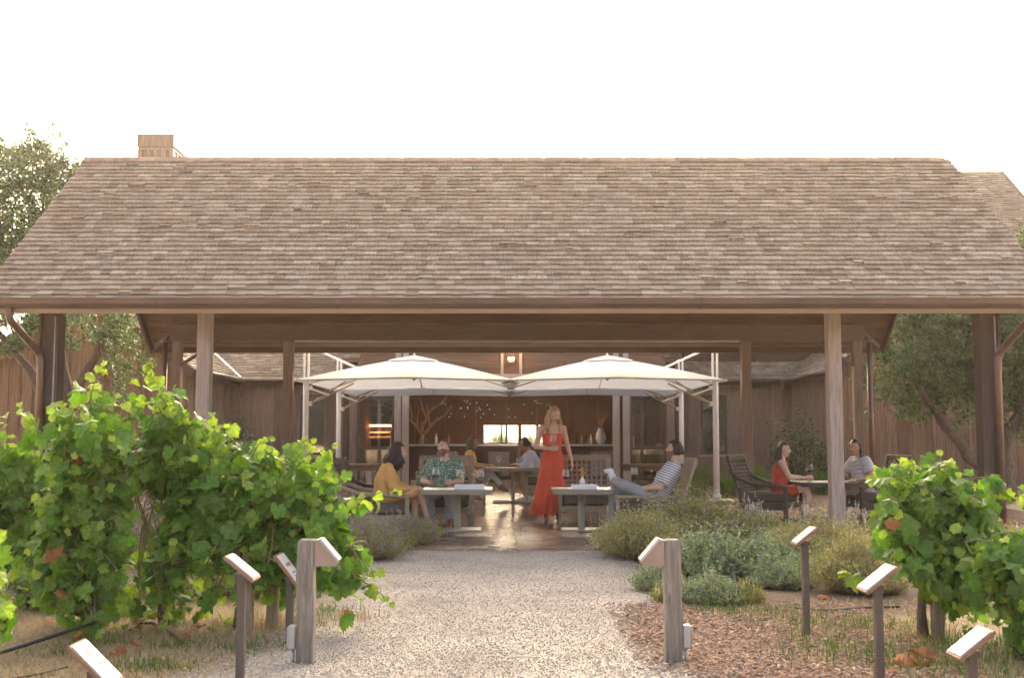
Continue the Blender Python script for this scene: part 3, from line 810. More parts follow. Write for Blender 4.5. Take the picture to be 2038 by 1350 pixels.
# room behind
RM = 36.6
w0, w1 = at(962, 845, RM), at(1107, 882, RM)
zt, zb = w0.z, w1.z - .02
rm = MB()
rm.bx(-4.6, w0.x, RM - 31, RM + .15 - 31, 0, 3.2); rm.bx(w1.x, 4.6, RM - 31, RM + .15 - 31, 0, 3.2)
rm.bx(w0.x, w1.x, RM - 31, RM + .15 - 31, 0, zb); rm.bx(w0.x, w1.x, RM - 31, RM + .15 - 31, zt, 3.2)
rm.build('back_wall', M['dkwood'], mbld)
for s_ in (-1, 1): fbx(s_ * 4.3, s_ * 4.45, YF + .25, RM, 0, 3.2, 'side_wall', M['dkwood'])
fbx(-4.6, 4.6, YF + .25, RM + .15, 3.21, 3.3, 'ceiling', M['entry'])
bw_ = MB(); n4 = 4
for k in range(n4 + 1):
    xx = w0.x + (w1.x - w0.x) * k / n4; hw = .05 if k == 2 else .018
    bw_.bx(xx - hw, xx + hw, RM - .03 - 31, RM + .1 - 31, zb, zt)
bw_.bx(w0.x, w1.x, RM - .025 - 31, RM + .09 - 31, zt - .03, zt); bw_.bx(w0.x, w1.x, RM - .025 - 31, RM + .09 - 31, zb, zb + .03)
bwo = bw_.build('window', M['dkpost'], mbld)
MB().bx(w0.x, w1.x, RM + .03 - 31, RM + .04 - 31, zb + .03, zt - .03).build('pane', M['pane'], bwo)
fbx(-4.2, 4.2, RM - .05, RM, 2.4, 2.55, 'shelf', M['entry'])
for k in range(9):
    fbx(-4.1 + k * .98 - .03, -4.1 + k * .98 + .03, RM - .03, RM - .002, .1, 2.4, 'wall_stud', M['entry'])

# bar counter
bar = empty('bar_counter', (0, 33, 0), 0, 'long bar counter with a pale top inside the tasting room', 'bar counter')
MB().box((-.03, 0, .985), (6.0, .7, .05)).build('counter_top', M['signface'], bar, bevel=.006)
MB().box((-.03, .08, .47), (5.8, .5, .92)).build('counter_front', M['entry'], bar)
for k in range(8):
    MB().box((-2.6 + k * .74, -.18, .45), (.60, .02, .7)).build('front_panel', M['post'] if k % 2 else M['entry'], bar)

# barn and chimney behind
barn = empty('barn', (11, 33, 0), 0, 'tall barn with a grey brown shingle roof behind the pavilion on the right', 'barn')
XB0, XB1, ZBR, ZBE, YBE = 4.5, 15.0, 9.24, 5.4, 28.9
# the barn stands behind the right wing
e = [Vector((XB0 - 11, 29.4 - 33, 5.6)), Vector((XB1 - 11, 29.4 - 33, 5.6)), Vector((XB1 - 11, 34.2 - 33, 9.33)), Vector((XB0 - 11, 34.2 - 33, 9.33))]
bk = [Vector((XB1 - 11, 37.2 - 33, 7.0)), Vector((XB0 - 11, 37.2 - 33, 7.0))]
br = MB().add(e + bk, [(0, 1, 2, 3), (3, 2, 4, 5)]).build('roof', M['ceil'], barn)
upn = (e[3] - e[0]).normalized(); nn_ = (e[1] - e[0]).cross(e[3] - e[0]).normalized()
shingle_slope(br, e[0] + nn_ * .006, e[1] + nn_ * .006, upn, nn_, (e[3] - e[0]).length, expo=.15, coarse=1.3)
MB().beam(e[1] - nn_ * .06, e[2] - nn_ * .06, .05, .18, up=nn_).build('rake_board', M['dkpost'], barn)
wl_ = MB().bx(XB0 + .3 - 11, XB1 - .3 - 11, 31.6 - 33, 36.8 - 33, 0, 7.0)
wl_.add([(XB1 - .3 - 11, 31.6 - 33, 7.0), (XB1 - .3 - 11, 36.8 - 33, 7.0), (XB1 - .3 - 11, 34.2 - 33, 9.1), (XB0 + .3 - 11, 31.6 - 33, 7.0), (XB0 + .3 - 11, 36.8 - 33, 7.0), (XB0 + .3 - 11, 34.2 - 33, 9.1)], [(0, 1, 2), (3, 5, 4)])
wl_.build('wall', M['dkwood'], barn)

ca, cb = at(274, 300, 27.6), at(344, 300, 27.6)
czt = at(310, 265, 27.6).z; czb = at(310, 314, 27.6).z
cx, cw = (ca.x + cb.x) / 2, cb.x - ca.x
ch = empty('chimney', (cx, 27.6 + cw / 2, 0), 0, 'boxy wooden chimney with slotted vents above the roof ridge', 'chimney')
MB().bx(-cw / 2, cw / 2, -cw / 2, cw * .9, 3.0, czb - .1).build('shaft', M['trimlight'], ch)
h_ = czt - czb
MB().bx(-cw / 2 - .02, cw / 2 + .02, -cw / 2 - .02, cw * .9 + .02, czb + h_ * .46, czt - .01).build('cap', M['boardgrey'], ch)
MB().bx(-cw / 2 + .05, cw / 2 - .05, -cw / 2 + .05, cw * .85, czb - .1, czb + h_ * .46).build('core', M['board'], ch)
MB().bx(-cw / 2 - .005, cw / 2 + .005, -cw / 2 - .005, cw * .9, czb + h_ * .33, czb + h_ * .41).build('band', M['boardgrey'], ch)
for k in range(5):
    xx = -cw / 2 + .04 + k * (cw - .08) / 4
    MB().bx(xx - .045, xx + .045, -cw / 2, -cw / 2 + .03, czb - .1, czb + h_ * .33).build('slat', M['boardgrey'], ch)
    MB().bx(cw / 2 - .03, cw / 2, -cw / 2 + .1 + k * cw * .3, -cw / 2 + .19 + k * cw * .3, czb - .1, czb + h_ * .33).build('slat', M['boardgrey'], ch)
# ------------------------------------------------------------------ cantilever umbrellas
def make_umbrella(x, y, s_, label):
    """mast at (x, y); canopy reaches towards +x when s_ is 1"""
    r = empty('umbrella', (x, y, 0.012), 0, label, 'umbrella', 'white cantilever umbrellas in the courtyard')
    MB().box((0, 0, .04), (.62, .62, .06)).build('base_plate', M['strut'], r, bevel=.01)
    MB().lathe([(.0, .07), (.075, .07), (.075, .16), (.058, .17), (.058, .2)], seg=16).build('socket', M['whitemetal'], r, smooth=True)
    MB().tube([(0, 0, .2), (0, 0, 2.28)], .056, 16).build('mast', M['whitemetal'], r, smooth=True)
    for q in (-1, 1):
        MB().bx(q * .042 - .018, q * .042 + .018, -.035, .035, 2.281, 2.98).build('upper_mast', M['whitemetal'], r, bevel=.004)
    cx_ = s_ * 1.96; cy_ = .85; zc, za = 2.26, 2.80         # canopy centre, eave and apex heights (above base)
    h = 1.96
    # canopy: 4 sides, ribs at corners and at middles, slightly sagging between them
    K = 10; rim = []
    def edge_pt(i, j):     # i side, j 0..2K
        C = [(-h, -h), (h, -h), (h, h), (-h, h)]
        a, b = Vector(C[i]), Vector(C[(i + 1) % 4]); t_ = j / (2 * K)
        p = a.lerp(b, t_)
        bow = 1 - abs(2 * t_ - 1)
        out = Vector((a.x + b.x, a.y + b.y)).normalized() * .10 * bow
        return p + out, .045 * bow
    def surf(i, j, rr):
        e, dz = edge_pt(i, j); t_ = j / (2 * K)
        sag = .035 * sin(pi * ((t_ * 2) % 1)) * sin(pi * min(1, rr * 1.02)) 
        z = za - (za - zc) * (rr ** 1.12) + dz * rr - sag * .7
        return Vector((cx_ + e.x * rr, cy_ + e.y * rr, z))
    NR = 12; mb = MB()
    for i in range(4):
        grid = [[surf(i, j, .13 + .87 * k / NR) for j in range(2 * K + 1)] for k in range(NR + 1)]
        vs = [p for row in grid for p in row]; n_ = 2 * K + 1
        mb.add(vs, [(k * n_ + j, k * n_ + j + 1, (k + 1) * n_ + j + 1, (k + 1) * n_ + j) for k in range(NR) for j in range(2 * K)])
        # hem: a short strip of cloth turned down along the edge
        low = [p + Vector((0, 0, -.028)) for p in grid[-1]]
        mb.add(grid[-1] + low, [(j, j + 1, n_ + j + 1, n_ + j) for j in range(2 * K)])
    cano = mb.build('canopy', M['canvas'], r, smooth=True)
    mb = MB()
    for i in range(4):
        grid = [[surf(i, j, .02 + .21 * k / 4) + Vector((0, 0, .035 - .012 * k / 4)) for j in range(2 * K + 1)] for k in range(5)]
        n_ = 2 * K + 1
        mb.add([p for row in grid for p in row], [(k * n_ + j, k * n_ + j + 1, (k + 1) * n_ + j + 1, (k + 1) * n_ + j) for k in range(4) for j in range(2 * K)])
    mb.build('vent', M['canvas'], cano, smooth=True)
    MB().lathe([(0, .12), (.03, .115), (.042, .09), (.03, .065), (.02, .05), (.03, 0)], (cx_, cy_, za + .02), 14).build('finial', M['whitemetal'], r, smooth=True)
    hub = MB().lathe([(0, -.47), (.02, -.46), (.03, -.44), (.055, -.42), (.055, -.37), (.03, -.36), (.03, -.12), (.06, -.11), (.06, -.05), (.0, -.05)], (cx_, cy_, za), 14).build('hub', M['strut'], r, smooth=True)
    for i in range(4):
        for j in (0, K):
            a = surf(i, j, .04) + Vector((0, 0, -.05)); b = surf(i, j, .985) + Vector((0, 0, -.025))
            m_ = surf(i, j, .5) + Vector((0, 0, -.035))
            rb = MB().tube([a, m_, b], .013, 6).build('rib', M['strut'], r)
            MB().tube([Vector((cx_, cy_, za - .39)), m_ + Vector((0, 0, -.015))], .011, 6).build('strut', M['strut'], rb)
            tip = surf(i, j, 1.0)
            MB().ell(tip + Vector((0, 0, -.01)), .024, 8, 6).build('rib_cap', M['whitemetal'], rb)
    # arms: stay from the mast head, twin struts from the lower bracket, short brace from the upper bracket
    MB().tube([Vector((s_ * .03, 0, 2.95)), Vector((s_ * .95, cy_ * .5, zc + (za - zc) * .52))], .02, 8).build('stay_arm', M['whitemetal'], r, smooth=True)
    for zb_ in (1.86, 2.16):
        MB().box((s_ * .055, 0, zb_), (.13, .09, .08)).build('bracket', M['whitemetal'], r, bevel=.012)
    for q in (-1, 1):
        MB().tube([Vector((s_ * .1, q * .035, 1.86)), Vector((s_ * .78, .3 + q * .5, 2.28))], .016, 8).build('strut_arm', M['strut'], r)
        MB().tube([Vector((s_ * .1, q * .03, 2.14)), Vector((s_ * .42, q * .13, 2.03))], .016, 8).build('brace', M['whitemetal'], r)
    return r
make_umbrella(-3.88, 21.4, 1, 'front left white umbrella, apex just behind the left pole of the pavilion centre')
make_umbrella(3.83, 21.4, -1, 'front right white umbrella, canopy above the woman in red')
make_umbrella(-3.92, 25.75, 1, 'rear left white umbrella half hidden under the front left canopy')
make_umbrella(3.83, 25.75, -1, 'rear right white umbrella half hidden under the front right canopy')
for o in bpy.data.objects:
    if o.name.startswith('umbrella'):
        o['label'] = {'umbrella': 'white cantilever umbrella nearest the vines, its mast on the left',
                      'umbrella.001': 'white cantilever umbrella over the seated man in stripes, its mast on the right',
                      'umbrella.002': 'white umbrella mostly hidden behind the one on the left, only its hem showing',
                      'umbrella.003': 'white umbrella mostly hidden behind the one on the right, only its hem showing'}[o.name]

# ------------------------------------------------------------------ tables
def table(x, y, w, d, h, label, mat=None, rz=0, pedestal=.09, baseh=.03):
    mat = mat or M['tabletop']
    r = empty('table', (x, y, .012), rz, label, 'table')
    tp = empty_part = None
    n = max(3, round(d / .13)); ww = d / n
    top = MB().box((0, 0, h - .042), (w - .06, d - .06, .02)).build('top_frame', mat, r)
    for k in range(n):
        MB().box((0, -d / 2 + (k + .5) * ww, h - .016), (w, ww - .006, .032)).build('slat', mat, top, bevel=.003)
    MB().bx(-w / 2 + .01, w / 2 - .01, -d / 2 + .004, -d / 2 + .034, h - .065, h - .0335).build('apron', mat, r)
    MB().box((0, 0, h / 2 - .02), (pedestal, pedestal * .8, h - .075)).build('pedestal', mat, r, bevel=.006)
    MB().box((0, 0, baseh / 2 + .001), (w * .68, d * .62, baseh)).build('base_plate', mat, r, bevel=.006)
    return r
TL = gp(921, 1052); TR = gp(1156, 1052)
table(-.73, 15.35, .93, .80, .565, 'low square table between the woman in mustard and the man in green')
table(.93, 15.35, .80, .72, .565, 'low square table in front of the empty lattice armchair')
TB = table(.02, 21.6, 1.12, .75, .66, 'table at the back with a couple seated across from each other', M['teak'], pedestal=.07)
TG = table(4.93, 17.6, 1.16, .8, .56, 'dark low table between the two women on the right', M['dkteak'])
# serving tables by the glazed doors
def long_table(x, y, w, label, mat_top):
    r = empty('console_table', (x, y, .012), 0, label, 'console table', 'console tables by the glazed doors')
    h = .66
    top = MB().box((0, 0, h - .03), (w, .55, .06)).build('tabletop', mat_top, r, bevel=.006)
    MB().box((0, -.02, h - .1), (w - .1, .42, .075)).build('apron', mat_top, r)
    for q in (-w / 2 + .14, .1, w / 2 - .14):
        for yy in (-.2, .2):
            MB().bx(q - .06, q + .06, yy - .05, yy + .05, 0, h - .14).build('leg', M['trimlight'], r)
    return r
long_table(-3.1, 24.2, 1.5, 'brown topped console table at the left glazed door', M['entry'])
long_table(3.05, 24.2, 1.5, 'brown topped console table at the right glazed door', M['entry'])

# ------------------------------------------------------------------ chairs: facing -Y in local space
def armchair(x, y, rz, label, mat, w=.80, d=.78, bh=.90, rec=.16, lattice=True, group=None, nx=9, nz=7, armh=.50, seath=.30, curved=False, cat='armchair'):
    r = empty('armchair', (x, y, .012), rz, label, cat, group)
    hw, hd = w / 2, d / 2; t_ = .05
    for sx in (-1, 1):
        MB().bx(sx * hw - t_ / 2, sx * hw + t_ / 2, -hd, -hd + .055, 0, armh - .03).build('leg', mat, r, bevel=.005)
        MB().beam((sx * hw, hd - .03, 0), (sx * hw, hd - .03, armh - .03), t_, .055, up=(0, 1, 0)).build('leg', mat, r, bevel=.005)
        if curved:
            pts = [(sx * hw, hd + rec * .72, bh * .80), (sx * hw, hd + .02, armh + .11), (sx * hw, hd - .2, armh + .03), (sx * hw, -hd, armh - .015)]
            MB().tube(pts, .03, 8).build('arm', mat, r, smooth=True)
        else:
            MB().bx(sx * hw - .04, sx * hw + .04, -hd - .01, hd - .02, armh - .03, armh).build('arm', mat, r, bevel=.005)
        MB().bx(sx * hw - .02, sx * hw + .02, -hd + .056, hd - .06, seath - .13, seath - .05).build('side_rail', mat, r)
        MB().bx(sx * hw - .018, sx * hw + .018, -hd + .056, hd - .06, .14, .17).build('side_rail', mat, r)
    for yy in (-hd + .025, hd - .04):
        MB().bx(-hw + .026, hw - .026, yy - .018, yy + .018, seath - .13, seath - .05).build('seat_rail', mat, r)
    MB().bx(-hw + .03, hw - .03, -hd + .05, hd - .07, seath - .08, seath - .052).build('seat_base', mat, r)
    cu = MB().box((0, -.02, seath + .03), (w - .08, d - .09, .15)).build('seat_cushion', M['cushion'], r, bevel=.03)
    # leaning back frame with an open lattice
    def bp(u, z):       # u across, z height along the lean
        k = (z - seath) / (bh - seath)
        return Vector((u, hd - .04 + rec * k, z))
    for sx in (-1, 1): MB().beam(bp(sx * (hw - .03), seath - .1), bp(sx * (hw - .03), bh), .075, .04, up=(0, 1, 0)).build('back_upright', mat, r, bevel=.004)
    MB().beam(bp(-hw, bh), bp(hw, bh), .045, .085).build('top_rail', mat, r, bevel=.005)
    MB().beam(bp(-hw + .06, seath + .06), bp(hw - .06, seath + .06), .035, .05).build('lower_rail', mat, r)
    if lattice:
        la = MB(); iw = w - .14; z0, z1 = seath + .07, bh - .04
        for k in range(1, nx):
            u = -iw / 2 + iw * k / nx
            la.beam(bp(u, z0), bp(u, z1), .028, .022, up=(0, 1, 0))
        for k in range(1, nz):
            z = z0 + (z1 - z0) * k / nz
            la.beam(bp(-iw / 2, z) + Vector((0, .004, 0)), bp(iw / 2, z) + Vector((0, .004, 0)), .026, .028)
        la.build('back_lattice', mat, r)
    return r
armchair(1.10, 16.95, 0, 'empty grey armchair with open lattice back beside the woman in red', M['teak'], w=.80, bh=.93, rec=.14)
armchair(1.76, 15.1, radians(-90), 'grey armchair of the man in the striped shirt', M['teak'], w=.78, d=.86, bh=.93, rec=.22, nx=8)
armchair(-1.75, 15.1, radians(90), 'grey armchair of the woman in the mustard dress, dark cushion', M['teak'], w=.78, d=.86, bh=.80, rec=.26, curved=True, nx=8)
armchair(-.98, 16.55, 0, 'grey armchair behind the man in the green patterned shirt', M['teak'], w=.80, bh=.93, rec=.14)
armchair(4.0, 17.68, radians(58), 'dark armchair with curved arms of the woman in the red top', M['dkteak'], w=.74, d=.76, bh=.92, rec=.22, curved=True, nx=8, nz=9)
armchair(5.55, 17.75, radians(-90 + 14), 'dark lattice armchair of the woman in the white blouse', M['dkteak'], w=.74, d=.76, bh=.92, rec=.2, curved=True, nx=8, nz=9)
armchair(-.78, 21.75, radians(90), 'teak chair of the woman in white trousers at the back table', M['teak'], w=.6, d=.55, bh=.9, rec=.1, seath=.38, armh=.58)
armchair(.52, 21.75, radians(-90), 'teak chair of the man in the blue shirt at the back table', M['teak'], w=.6, d=.55, bh=.78, rec=.1, seath=.38, armh=.56)
armchair(-2.35, 17.4, radians(140), 'empty dark lounge chair beside the left umbrella mast', M['dkteak'], w=.74, d=.76, bh=.9, rec=.22, curved=True)

# ------------------------------------------------------------------ things on the tables
def glass(x, y, z, label, wine='wine', tilt=None, fill=.5, group='wine glasses on the terrace', s=1.0):
    r = empty('wine_glass', (x, y, z), 0, label, 'wine glass', group)
    if tilt: r.rotation_euler = tilt
    r.scale = (s, s, s)
    MB().lathe([(0, .003), (.036, .003), (.036, .006), (.006, .01), (.0045, .02), (.0045, .092), (.012, .1), (.032, .118), (.043, .143), (.044, .165), (.038, .195), (.033, .215)], seg=16).build('bowl', M['glass'], r, smooth=True)
    if wine:
        zt_ = .104 + .06 * fill
        MB().lathe([(0, .1025), (.0115, .1035), (.030, .1185), (.0405, min(.143, zt_)), (.0415, zt_), (0, zt_)], seg=16).build('wine', M[wine], r, smooth=False)
    return r
glass(-.42, 15.2, .577, 'glass of red wine at the right end of the low left table', s=1.15)
glass(-.70, 15.45, .577, 'glass of white wine in front of the man in green', 'whitewine', s=1.15)
glass(-1.02, 15.35, .60, 'glass of red wine held by the man in green', s=1.15)
glass(.72, 15.3, .577, 'glass of red wine on the low right table beside the red dress', s=1.15)
glass(.60, 16.58, 1.04, 'glass of rose wine in the hand of the woman in red', None, s=1.15)
glass(1.60, 14.95, .62, 'glass of red wine held over the knee of the man in stripes', s=1.15)
glass(4.54, 17.45, .575, 'glass of red wine held by the woman in the red top', s=1.25)
glass(-.25, 21.5, .675, 'nearly empty wine glass on the back table', None, s=1.1)
def tray(x, y, z, w, label):
    r = empty('tasting_tray', (x, y, z), 0, label, 'tray', 'white tasting trays')
    MB().box((0, 0, .028), (w, .16, .056)).build('box', M['whiteplastic'], r, bevel=.004)
    MB().box((0, 0, .060), (w - .02, .14, .006)).build('lid', M['whiteplastic'], r)
    return r
tray(-.56, 15.08, .577, .40, 'long white box tray on the table of the man in green')
tray(.95, 15.1, .577, .34, 'long white box tray under the yellow flower vase')
def vase(x, y, z, label, mat, group):
    r = empty('flower_vase', (x, y, z), 0, label, 'vase', group)
    MB().lathe([(0, 0), (.032, .002), (.04, .03), (.03, .06), (.013, .085), (.016, .1)], seg=14).build('vessel', M[mat], r, smooth=True)
    fl = MB()
    for k in range(5):
        a = k * 1.3; b = Vector((cos(a) * .03, sin(a) * .03, .15 + .015 * k))
        fl.tube([(0, 0, .09), b], .002, 4)
        for q in range(5):
            an = q * 1.256; fl.ell(b + Vector((cos(an) * .013, sin(an) * .013, .003)), (.011, .011, .005), 6, 4)
    fl.build('blossom', M['yellowpetal'], r)
    return r
M['yellowpetal'] = pmat('yellow_petal', [(.72, .42, .03), (.8, .52, .06)], ns=5, rough=.7, rand=.1, transl=.2)
vase(.93, 15.12, .64, 'small white vase with a yellow flower on the right table', 'whiteplastic', None)
vase(-.50, 15.3, .577, 'small clear vase with orange flowers on the left table', 'glass', None)
mb = empty('napkin', (.36, 21.5, .675), 0, 'white folded napkin on the back table near the man', 'napkin')
MB().loft([[(-.05, -.03, 0), (.05, -.03, 0), (.05, .03, 0), (-.05, .03, 0)], [(-.012, -.008, .13), (.012, -.008, .13), (.012, .008, .13), (-.012, .008, .13)]]).build('cloth', M['whiteplastic'], mb)

# ------------------------------------------------------------------ inside the tasting room
lp = empty('wall_lamp', (-.02, 29.62, 3.27), 0, 'lit two bulb wall lamp above the entrance lintel', 'wall lamp')
MB().box((0, .03, -.02), (.2, .02, .16)).build('back_plate', M['copper'], lp)
for q in (-1, 1):
    MB().ell((q * .055, -.04, 0), (.03, .03, .042), 10, 8).build('bulb', M['lit'], lp, smooth=True)
    MB().lathe([(.05, -.1), (.045, -.06), (.02, -.055)], (q * .055, -.04, 0), 10).build('lamp_cup', M['copper'], lp)
pl = bpy.data.lights.new('wall_lamp_light', 'POINT'); pl.energy = 1; pl.color = (1, .6, .28); pl.shadow_soft_size = .06
plo = bpy.data.objects.new('wall_lamp_light', pl); plo.location = (0, -.16, 0); COL.objects.link(plo); plo.parent = lp

SX0, SX1 = at(723, 860, 34.5).x, at(780, 860, 34.5).x
z1, z2, z3 = at(750, 848, 34.5).z, at(750, 862, 34.5).z, at(750, 871, 34.5).z
sh = empty('bottle_shelf', ((SX0 + SX1) / 2, 34.6, 0), 0, 'tall dark wine shelf glowing orange behind the left glazed door', 'shelf')
wS = SX1 - SX0
MB().bx(-wS / 2 - .05, -wS / 2, -.2, .2, .012, 2.4).build('side_panel', M['dkwood'], sh)
MB().bx(wS / 2, wS / 2 + .05, -.2, .2, .012, 2.4).build('side_panel', M['dkwood'], sh)
for z_ in (.4, .8, z3 - .06, z2 - .06, z1 + .05, 1.9, 2.2):
    MB().bx(-wS / 2, wS / 2, -.2, .2, z_ - .015, z_ + .015).build('shelf_board', M['entry'], sh)
MB().bx(-wS / 2 + .02, wS / 2 - .02, -.205, -.1, z1 - .03, z1 + .034).build('light_strip', M['litshelf'], sh)
MB().bx(-wS / 2, wS / 2, .19, .22, .1, 2.4).build('back_panel', M['dkwood'], sh)
pl = bpy.data.lights.new('shelf_light', 'AREA'); pl.energy = 3; pl.color = (1, .5, .22); pl.size = wS; pl.size_y = .1; pl.shape = 'RECTANGLE'
plo = bpy.data.objects.new('shelf_light', pl); plo.location = (0, -.24, z1); plo.rotation_euler = (radians(40), 0, 0); COL.objects.link(plo); plo.parent = sh
M['foil'] = pmat('copper_foil', [(.6, .3, .18), (.75, .42, .26)], ns=3, rough=.35, rand=.3)
BT = MB().lathe([(0, 0), (.037, 0), (.038, .19), (.015, .24), (.014, .3), (0, .3)], seg=10).mesh('bottle', M['sleaf'], True)
for row, z_ in enumerate((z2 - .045, z3 - .045)):
    for k in range(12):
        b = inst('wine_bottle', MB().lathe([(0, -.3), (.014, -.3), (.014, -.24), (.036, -.19), (.036, 0), (0, 0)], seg=10).mesh('bottle_lying', M['foil'], True) if (row == 0 and k == 0) else LY)
        LY = b.data
        b.location = (SX0 + .045 + k * (wS - .09) / 11, 34.26, z_ + .04); b.rotation_euler = (radians(-90), 0, 0)
        b.rotation_euler = (radians(90), 0, 0)
        b.location.y = 34.26 + .13
        tag(b, 'copper capped bottle lying in the %s row of the glowing shelf' % ('upper' if row == 0 else 'lower'), 'bottle', 'bottles in the glowing shelf, %s row' % ('upper' if row == 0 else 'lower'))
# branching driftwood in the left of the bar
M['drift'] = pmat('driftwood', [(.34, .20, .10), (.46, .29, .16)], ns=6, rough=.8, rand=.1)
dw = empty('driftwood', (-2.62, 32.9, 1.02), 0, 'forked piece of driftwood standing on the bar behind the white post', 'driftwood')
rr = random.Random(5)
def branch(p, d, r_, n, mb):
    pts = [Vector(p)]; dd = Vector(d)
    for _ in range(5):
        dd = (dd + Vector((rr.uniform(-.3, .3), rr.uniform(-.2, .2), rr.uniform(-.05, .25)))).normalized(); pts.append(pts[-1] + dd * .13)
    mb.tube(pts, [r_ * (1 - .12 * i) for i in range(6)], 7)
    if n > 0:
        for q in (2, 4): branch(pts[q], (dd + Vector((rr.choice((-1, 1)) * .9, rr.uniform(-.3, .3), .1))).normalized(), r_ * .6, n - 1, mb)
mb = MB(); branch((0, 0, 0), (-.1, 0, 1), .09, 2, mb); branch((0.05, 0, .3), (.9, 0, .6), .06, 1, mb); mb.build('branch', M['drift'], dw, smooth=True)
# hanging rack of glasses: short stems of glass below a dark branch
hg = empty('hanging_garland', (-.6, 32.2, 2.05), 0, 'dark leafy garland with small glass drops hanging over the bar', 'garland')
mb = MB(); gl = MB()
for k in range(260):
    p = Vector((U(-1.4, 1.7), U(-.15, .15), U(-.16, .3)))
    p.z += .18 * sin(p.x * 2)
    q = p + Vector((U(-.06, .06), U(-.06, .06), U(-.05, .05)))
    n_ = Vector((U(-1, 1), U(-1, 1), U(-1, 1))) * .02
    mb.add([p, (p + q) / 2 + n_, q, (p + q) / 2 - n_], [(0, 1, 2, 3)])
for k in range(12): mb.tube([(-1.4 + k * .26, 0, .1 + .1 * sin(k)), (-1.15 + k * .26, .03, .12 + .1 * sin(k + 1))], .012, 5)
mb.build('foliage', M['sleaf'], hg)
for k in range(34): gl.ell((U(-1.4, 1.7), U(-.2, .1), U(-.3, .2)), (.018, .018, .026), 6, 5)
gl.build('glass_drops', M['whitemetal'], hg)
# bottles and a white vase on the bar
for k, (px, hgt, mt) in enumerate(((1146, .30, 'sleaf'), (1158, .26, 'drift'), (1166, .3, 'sleaf'), (1176, .28, 'whiteplastic'), (1186, .3, 'sleaf'), (868, .3, 'whiteplastic'), (893, .27, 'drift'))):
    b = inst('bottle', MB().lathe([(0, 0), (.036, 0), (.038, hgt * .6), (.014, hgt * .78), (.014, hgt), (0, hgt)], seg=10).mesh('bottle', M[mt], True))
    b.location = (at(px, 880, 32.9).x, 32.9, 1.022)
    tag(b, {'sleaf': 'dark green bottle standing on the bar counter', 'drift': 'brown bottle standing on the bar counter', 'whiteplastic': 'white bottle standing on the bar counter'}[mt] + (' at its left end' if px < 1000 else ' at its right end'), 'bottle', 'bottles on the bar counter')
wv = empty('floor_vase', (at(1196, 870, 32.8).x, 32.8, 1.0225), 0, 'large pale vase of dry branches at the right end of the bar', 'vase')
MB().lathe([(0, 0), (.1, .01), (.15, .15), (.13, .3), (.07, .42), (.09, .46)], seg=16).build('vessel', M['whiteplastic'], wv, smooth=True)
mb = MB()
for k in range(16):
    a = U(0, 6.28); mb.tube([(0, 0, .44), (cos(a) * .12, sin(a) * .1, .7), (cos(a) * U(.2, .4), sin(a) * .2, U(.8, 1.05))], [.008, .006, .002], 5)
mb.build('branches', M['drift'], wv)
rl = bpy.data.lights.new('bar_fill_light', 'AREA'); rl.energy = 9; rl.color = (1, .7, .48); rl.size = 3.0; rl.size_y = .6; rl.shape = 'RECTANGLE'  # added fill for the bar room, no known lamp there
pd = empty('bar_fill_panel', (0, 33.6, 3.15), 0, 'warm light panel added over the bar to brighten the room', 'fill light')
MB().box((0, 0, .02), (3.2, .7, .03)).build('housing', M['dkwood'], pd)
MB().box((0, 0, -.004), (3.0, .6, .012)).build('diffuser', M['litshelf'], pd)
plo = bpy.data.objects.new('bar_fill_light', rl); plo.location = (0, 0, -.03); COL.objects.link(plo); plo.parent = pd
# ------------------------------------------------------------------ people
def skin_mat(name, c):
    m = pmat(name, [tuple(x * .92 for x in c), c], ns=8, rough=.5, rand=0, spec=.4)
    b = m.node_tree.nodes['Principled BSDF']; b.inputs['Subsurface Weight'].default_value = .08
    b.inputs['Subsurface Radius'].default_value = (.02, .008, .004)
    return m
M['skinfair'] = skin_mat('fair_skin', (.72, .46, .335)); M['skintan'] = skin_mat('tan_skin', (.62, .36, .235)); M['skinbrown'] = skin_mat('brown_skin', (.42, .22, .13))
M['eye'] = pmat('eye', [(.02, .015, .012)], rough=.2, rand=0); M['lip'] = pmat('lip', [(.45, .14, .11)], rough=.45, rand=0)
M['beard'] = pmat('short_beard', [(.19, .115, .075), (.30, .19, .13)], ns=60, rough=.8, rand=0)
M['eyewhite'] = pmat('eye_white', [(.7, .66, .62)], rough=.3, rand=0)
M['hairblond'] = pmat('blond_hair', [(.42, .27, .12), (.64, .44, .22)], scale=(4, 4, .6), ns=14, rough=.5, rand=.15, island=True)
M['hairdark'] = pmat('dark_hair', [(.028, .017, .012), (.055, .034, .023)], scale=(4, 4, .6), ns=14, rough=.45, rand=.2, island=True)
M['hairbrown'] = pmat('brown_hair', [(.06, .034, .02), (.11, .065, .04)], scale=(4, 4, .6), ns=14, rough=.5, rand=.2, island=True)
M['red'] = pmat('red_cloth', [(.74, .085, .04), (.82, .105, .05)], ns=5, rough=.75, rand=0, sheen=.1, transl=.12)
M['redtop'] = pmat('rust_red_cloth', [(.52, .065, .035), (.6, .08, .045)], ns=5, rough=.8, rand=0)
M['mustard'] = pmat('mustard_cloth', [(.62, .32, .10), (.70, .38, .13)], ns=9, rough=.85, rand=0)
M['yellowtop'] = pmat('yellow_ochre_cloth', [(.66, .38, .11), (.74, .44, .14)], ns=9, rough=.85, rand=0)
M['whitecloth'] = pmat('white_cloth', [(.66, .655, .68), (.76, .755, .77)], ns=9, rough=.9, rand=0)
M['blueshirt'] = pmat('pale_blue_cloth', [(.43, .47, .56), (.54, .575, .65)], ns=9, rough=.9, rand=0)
M['khaki'] = pmat('khaki_cloth', [(.42, .32, .18), (.5, .39, .23)], ns=9, rough=.9, rand=0)
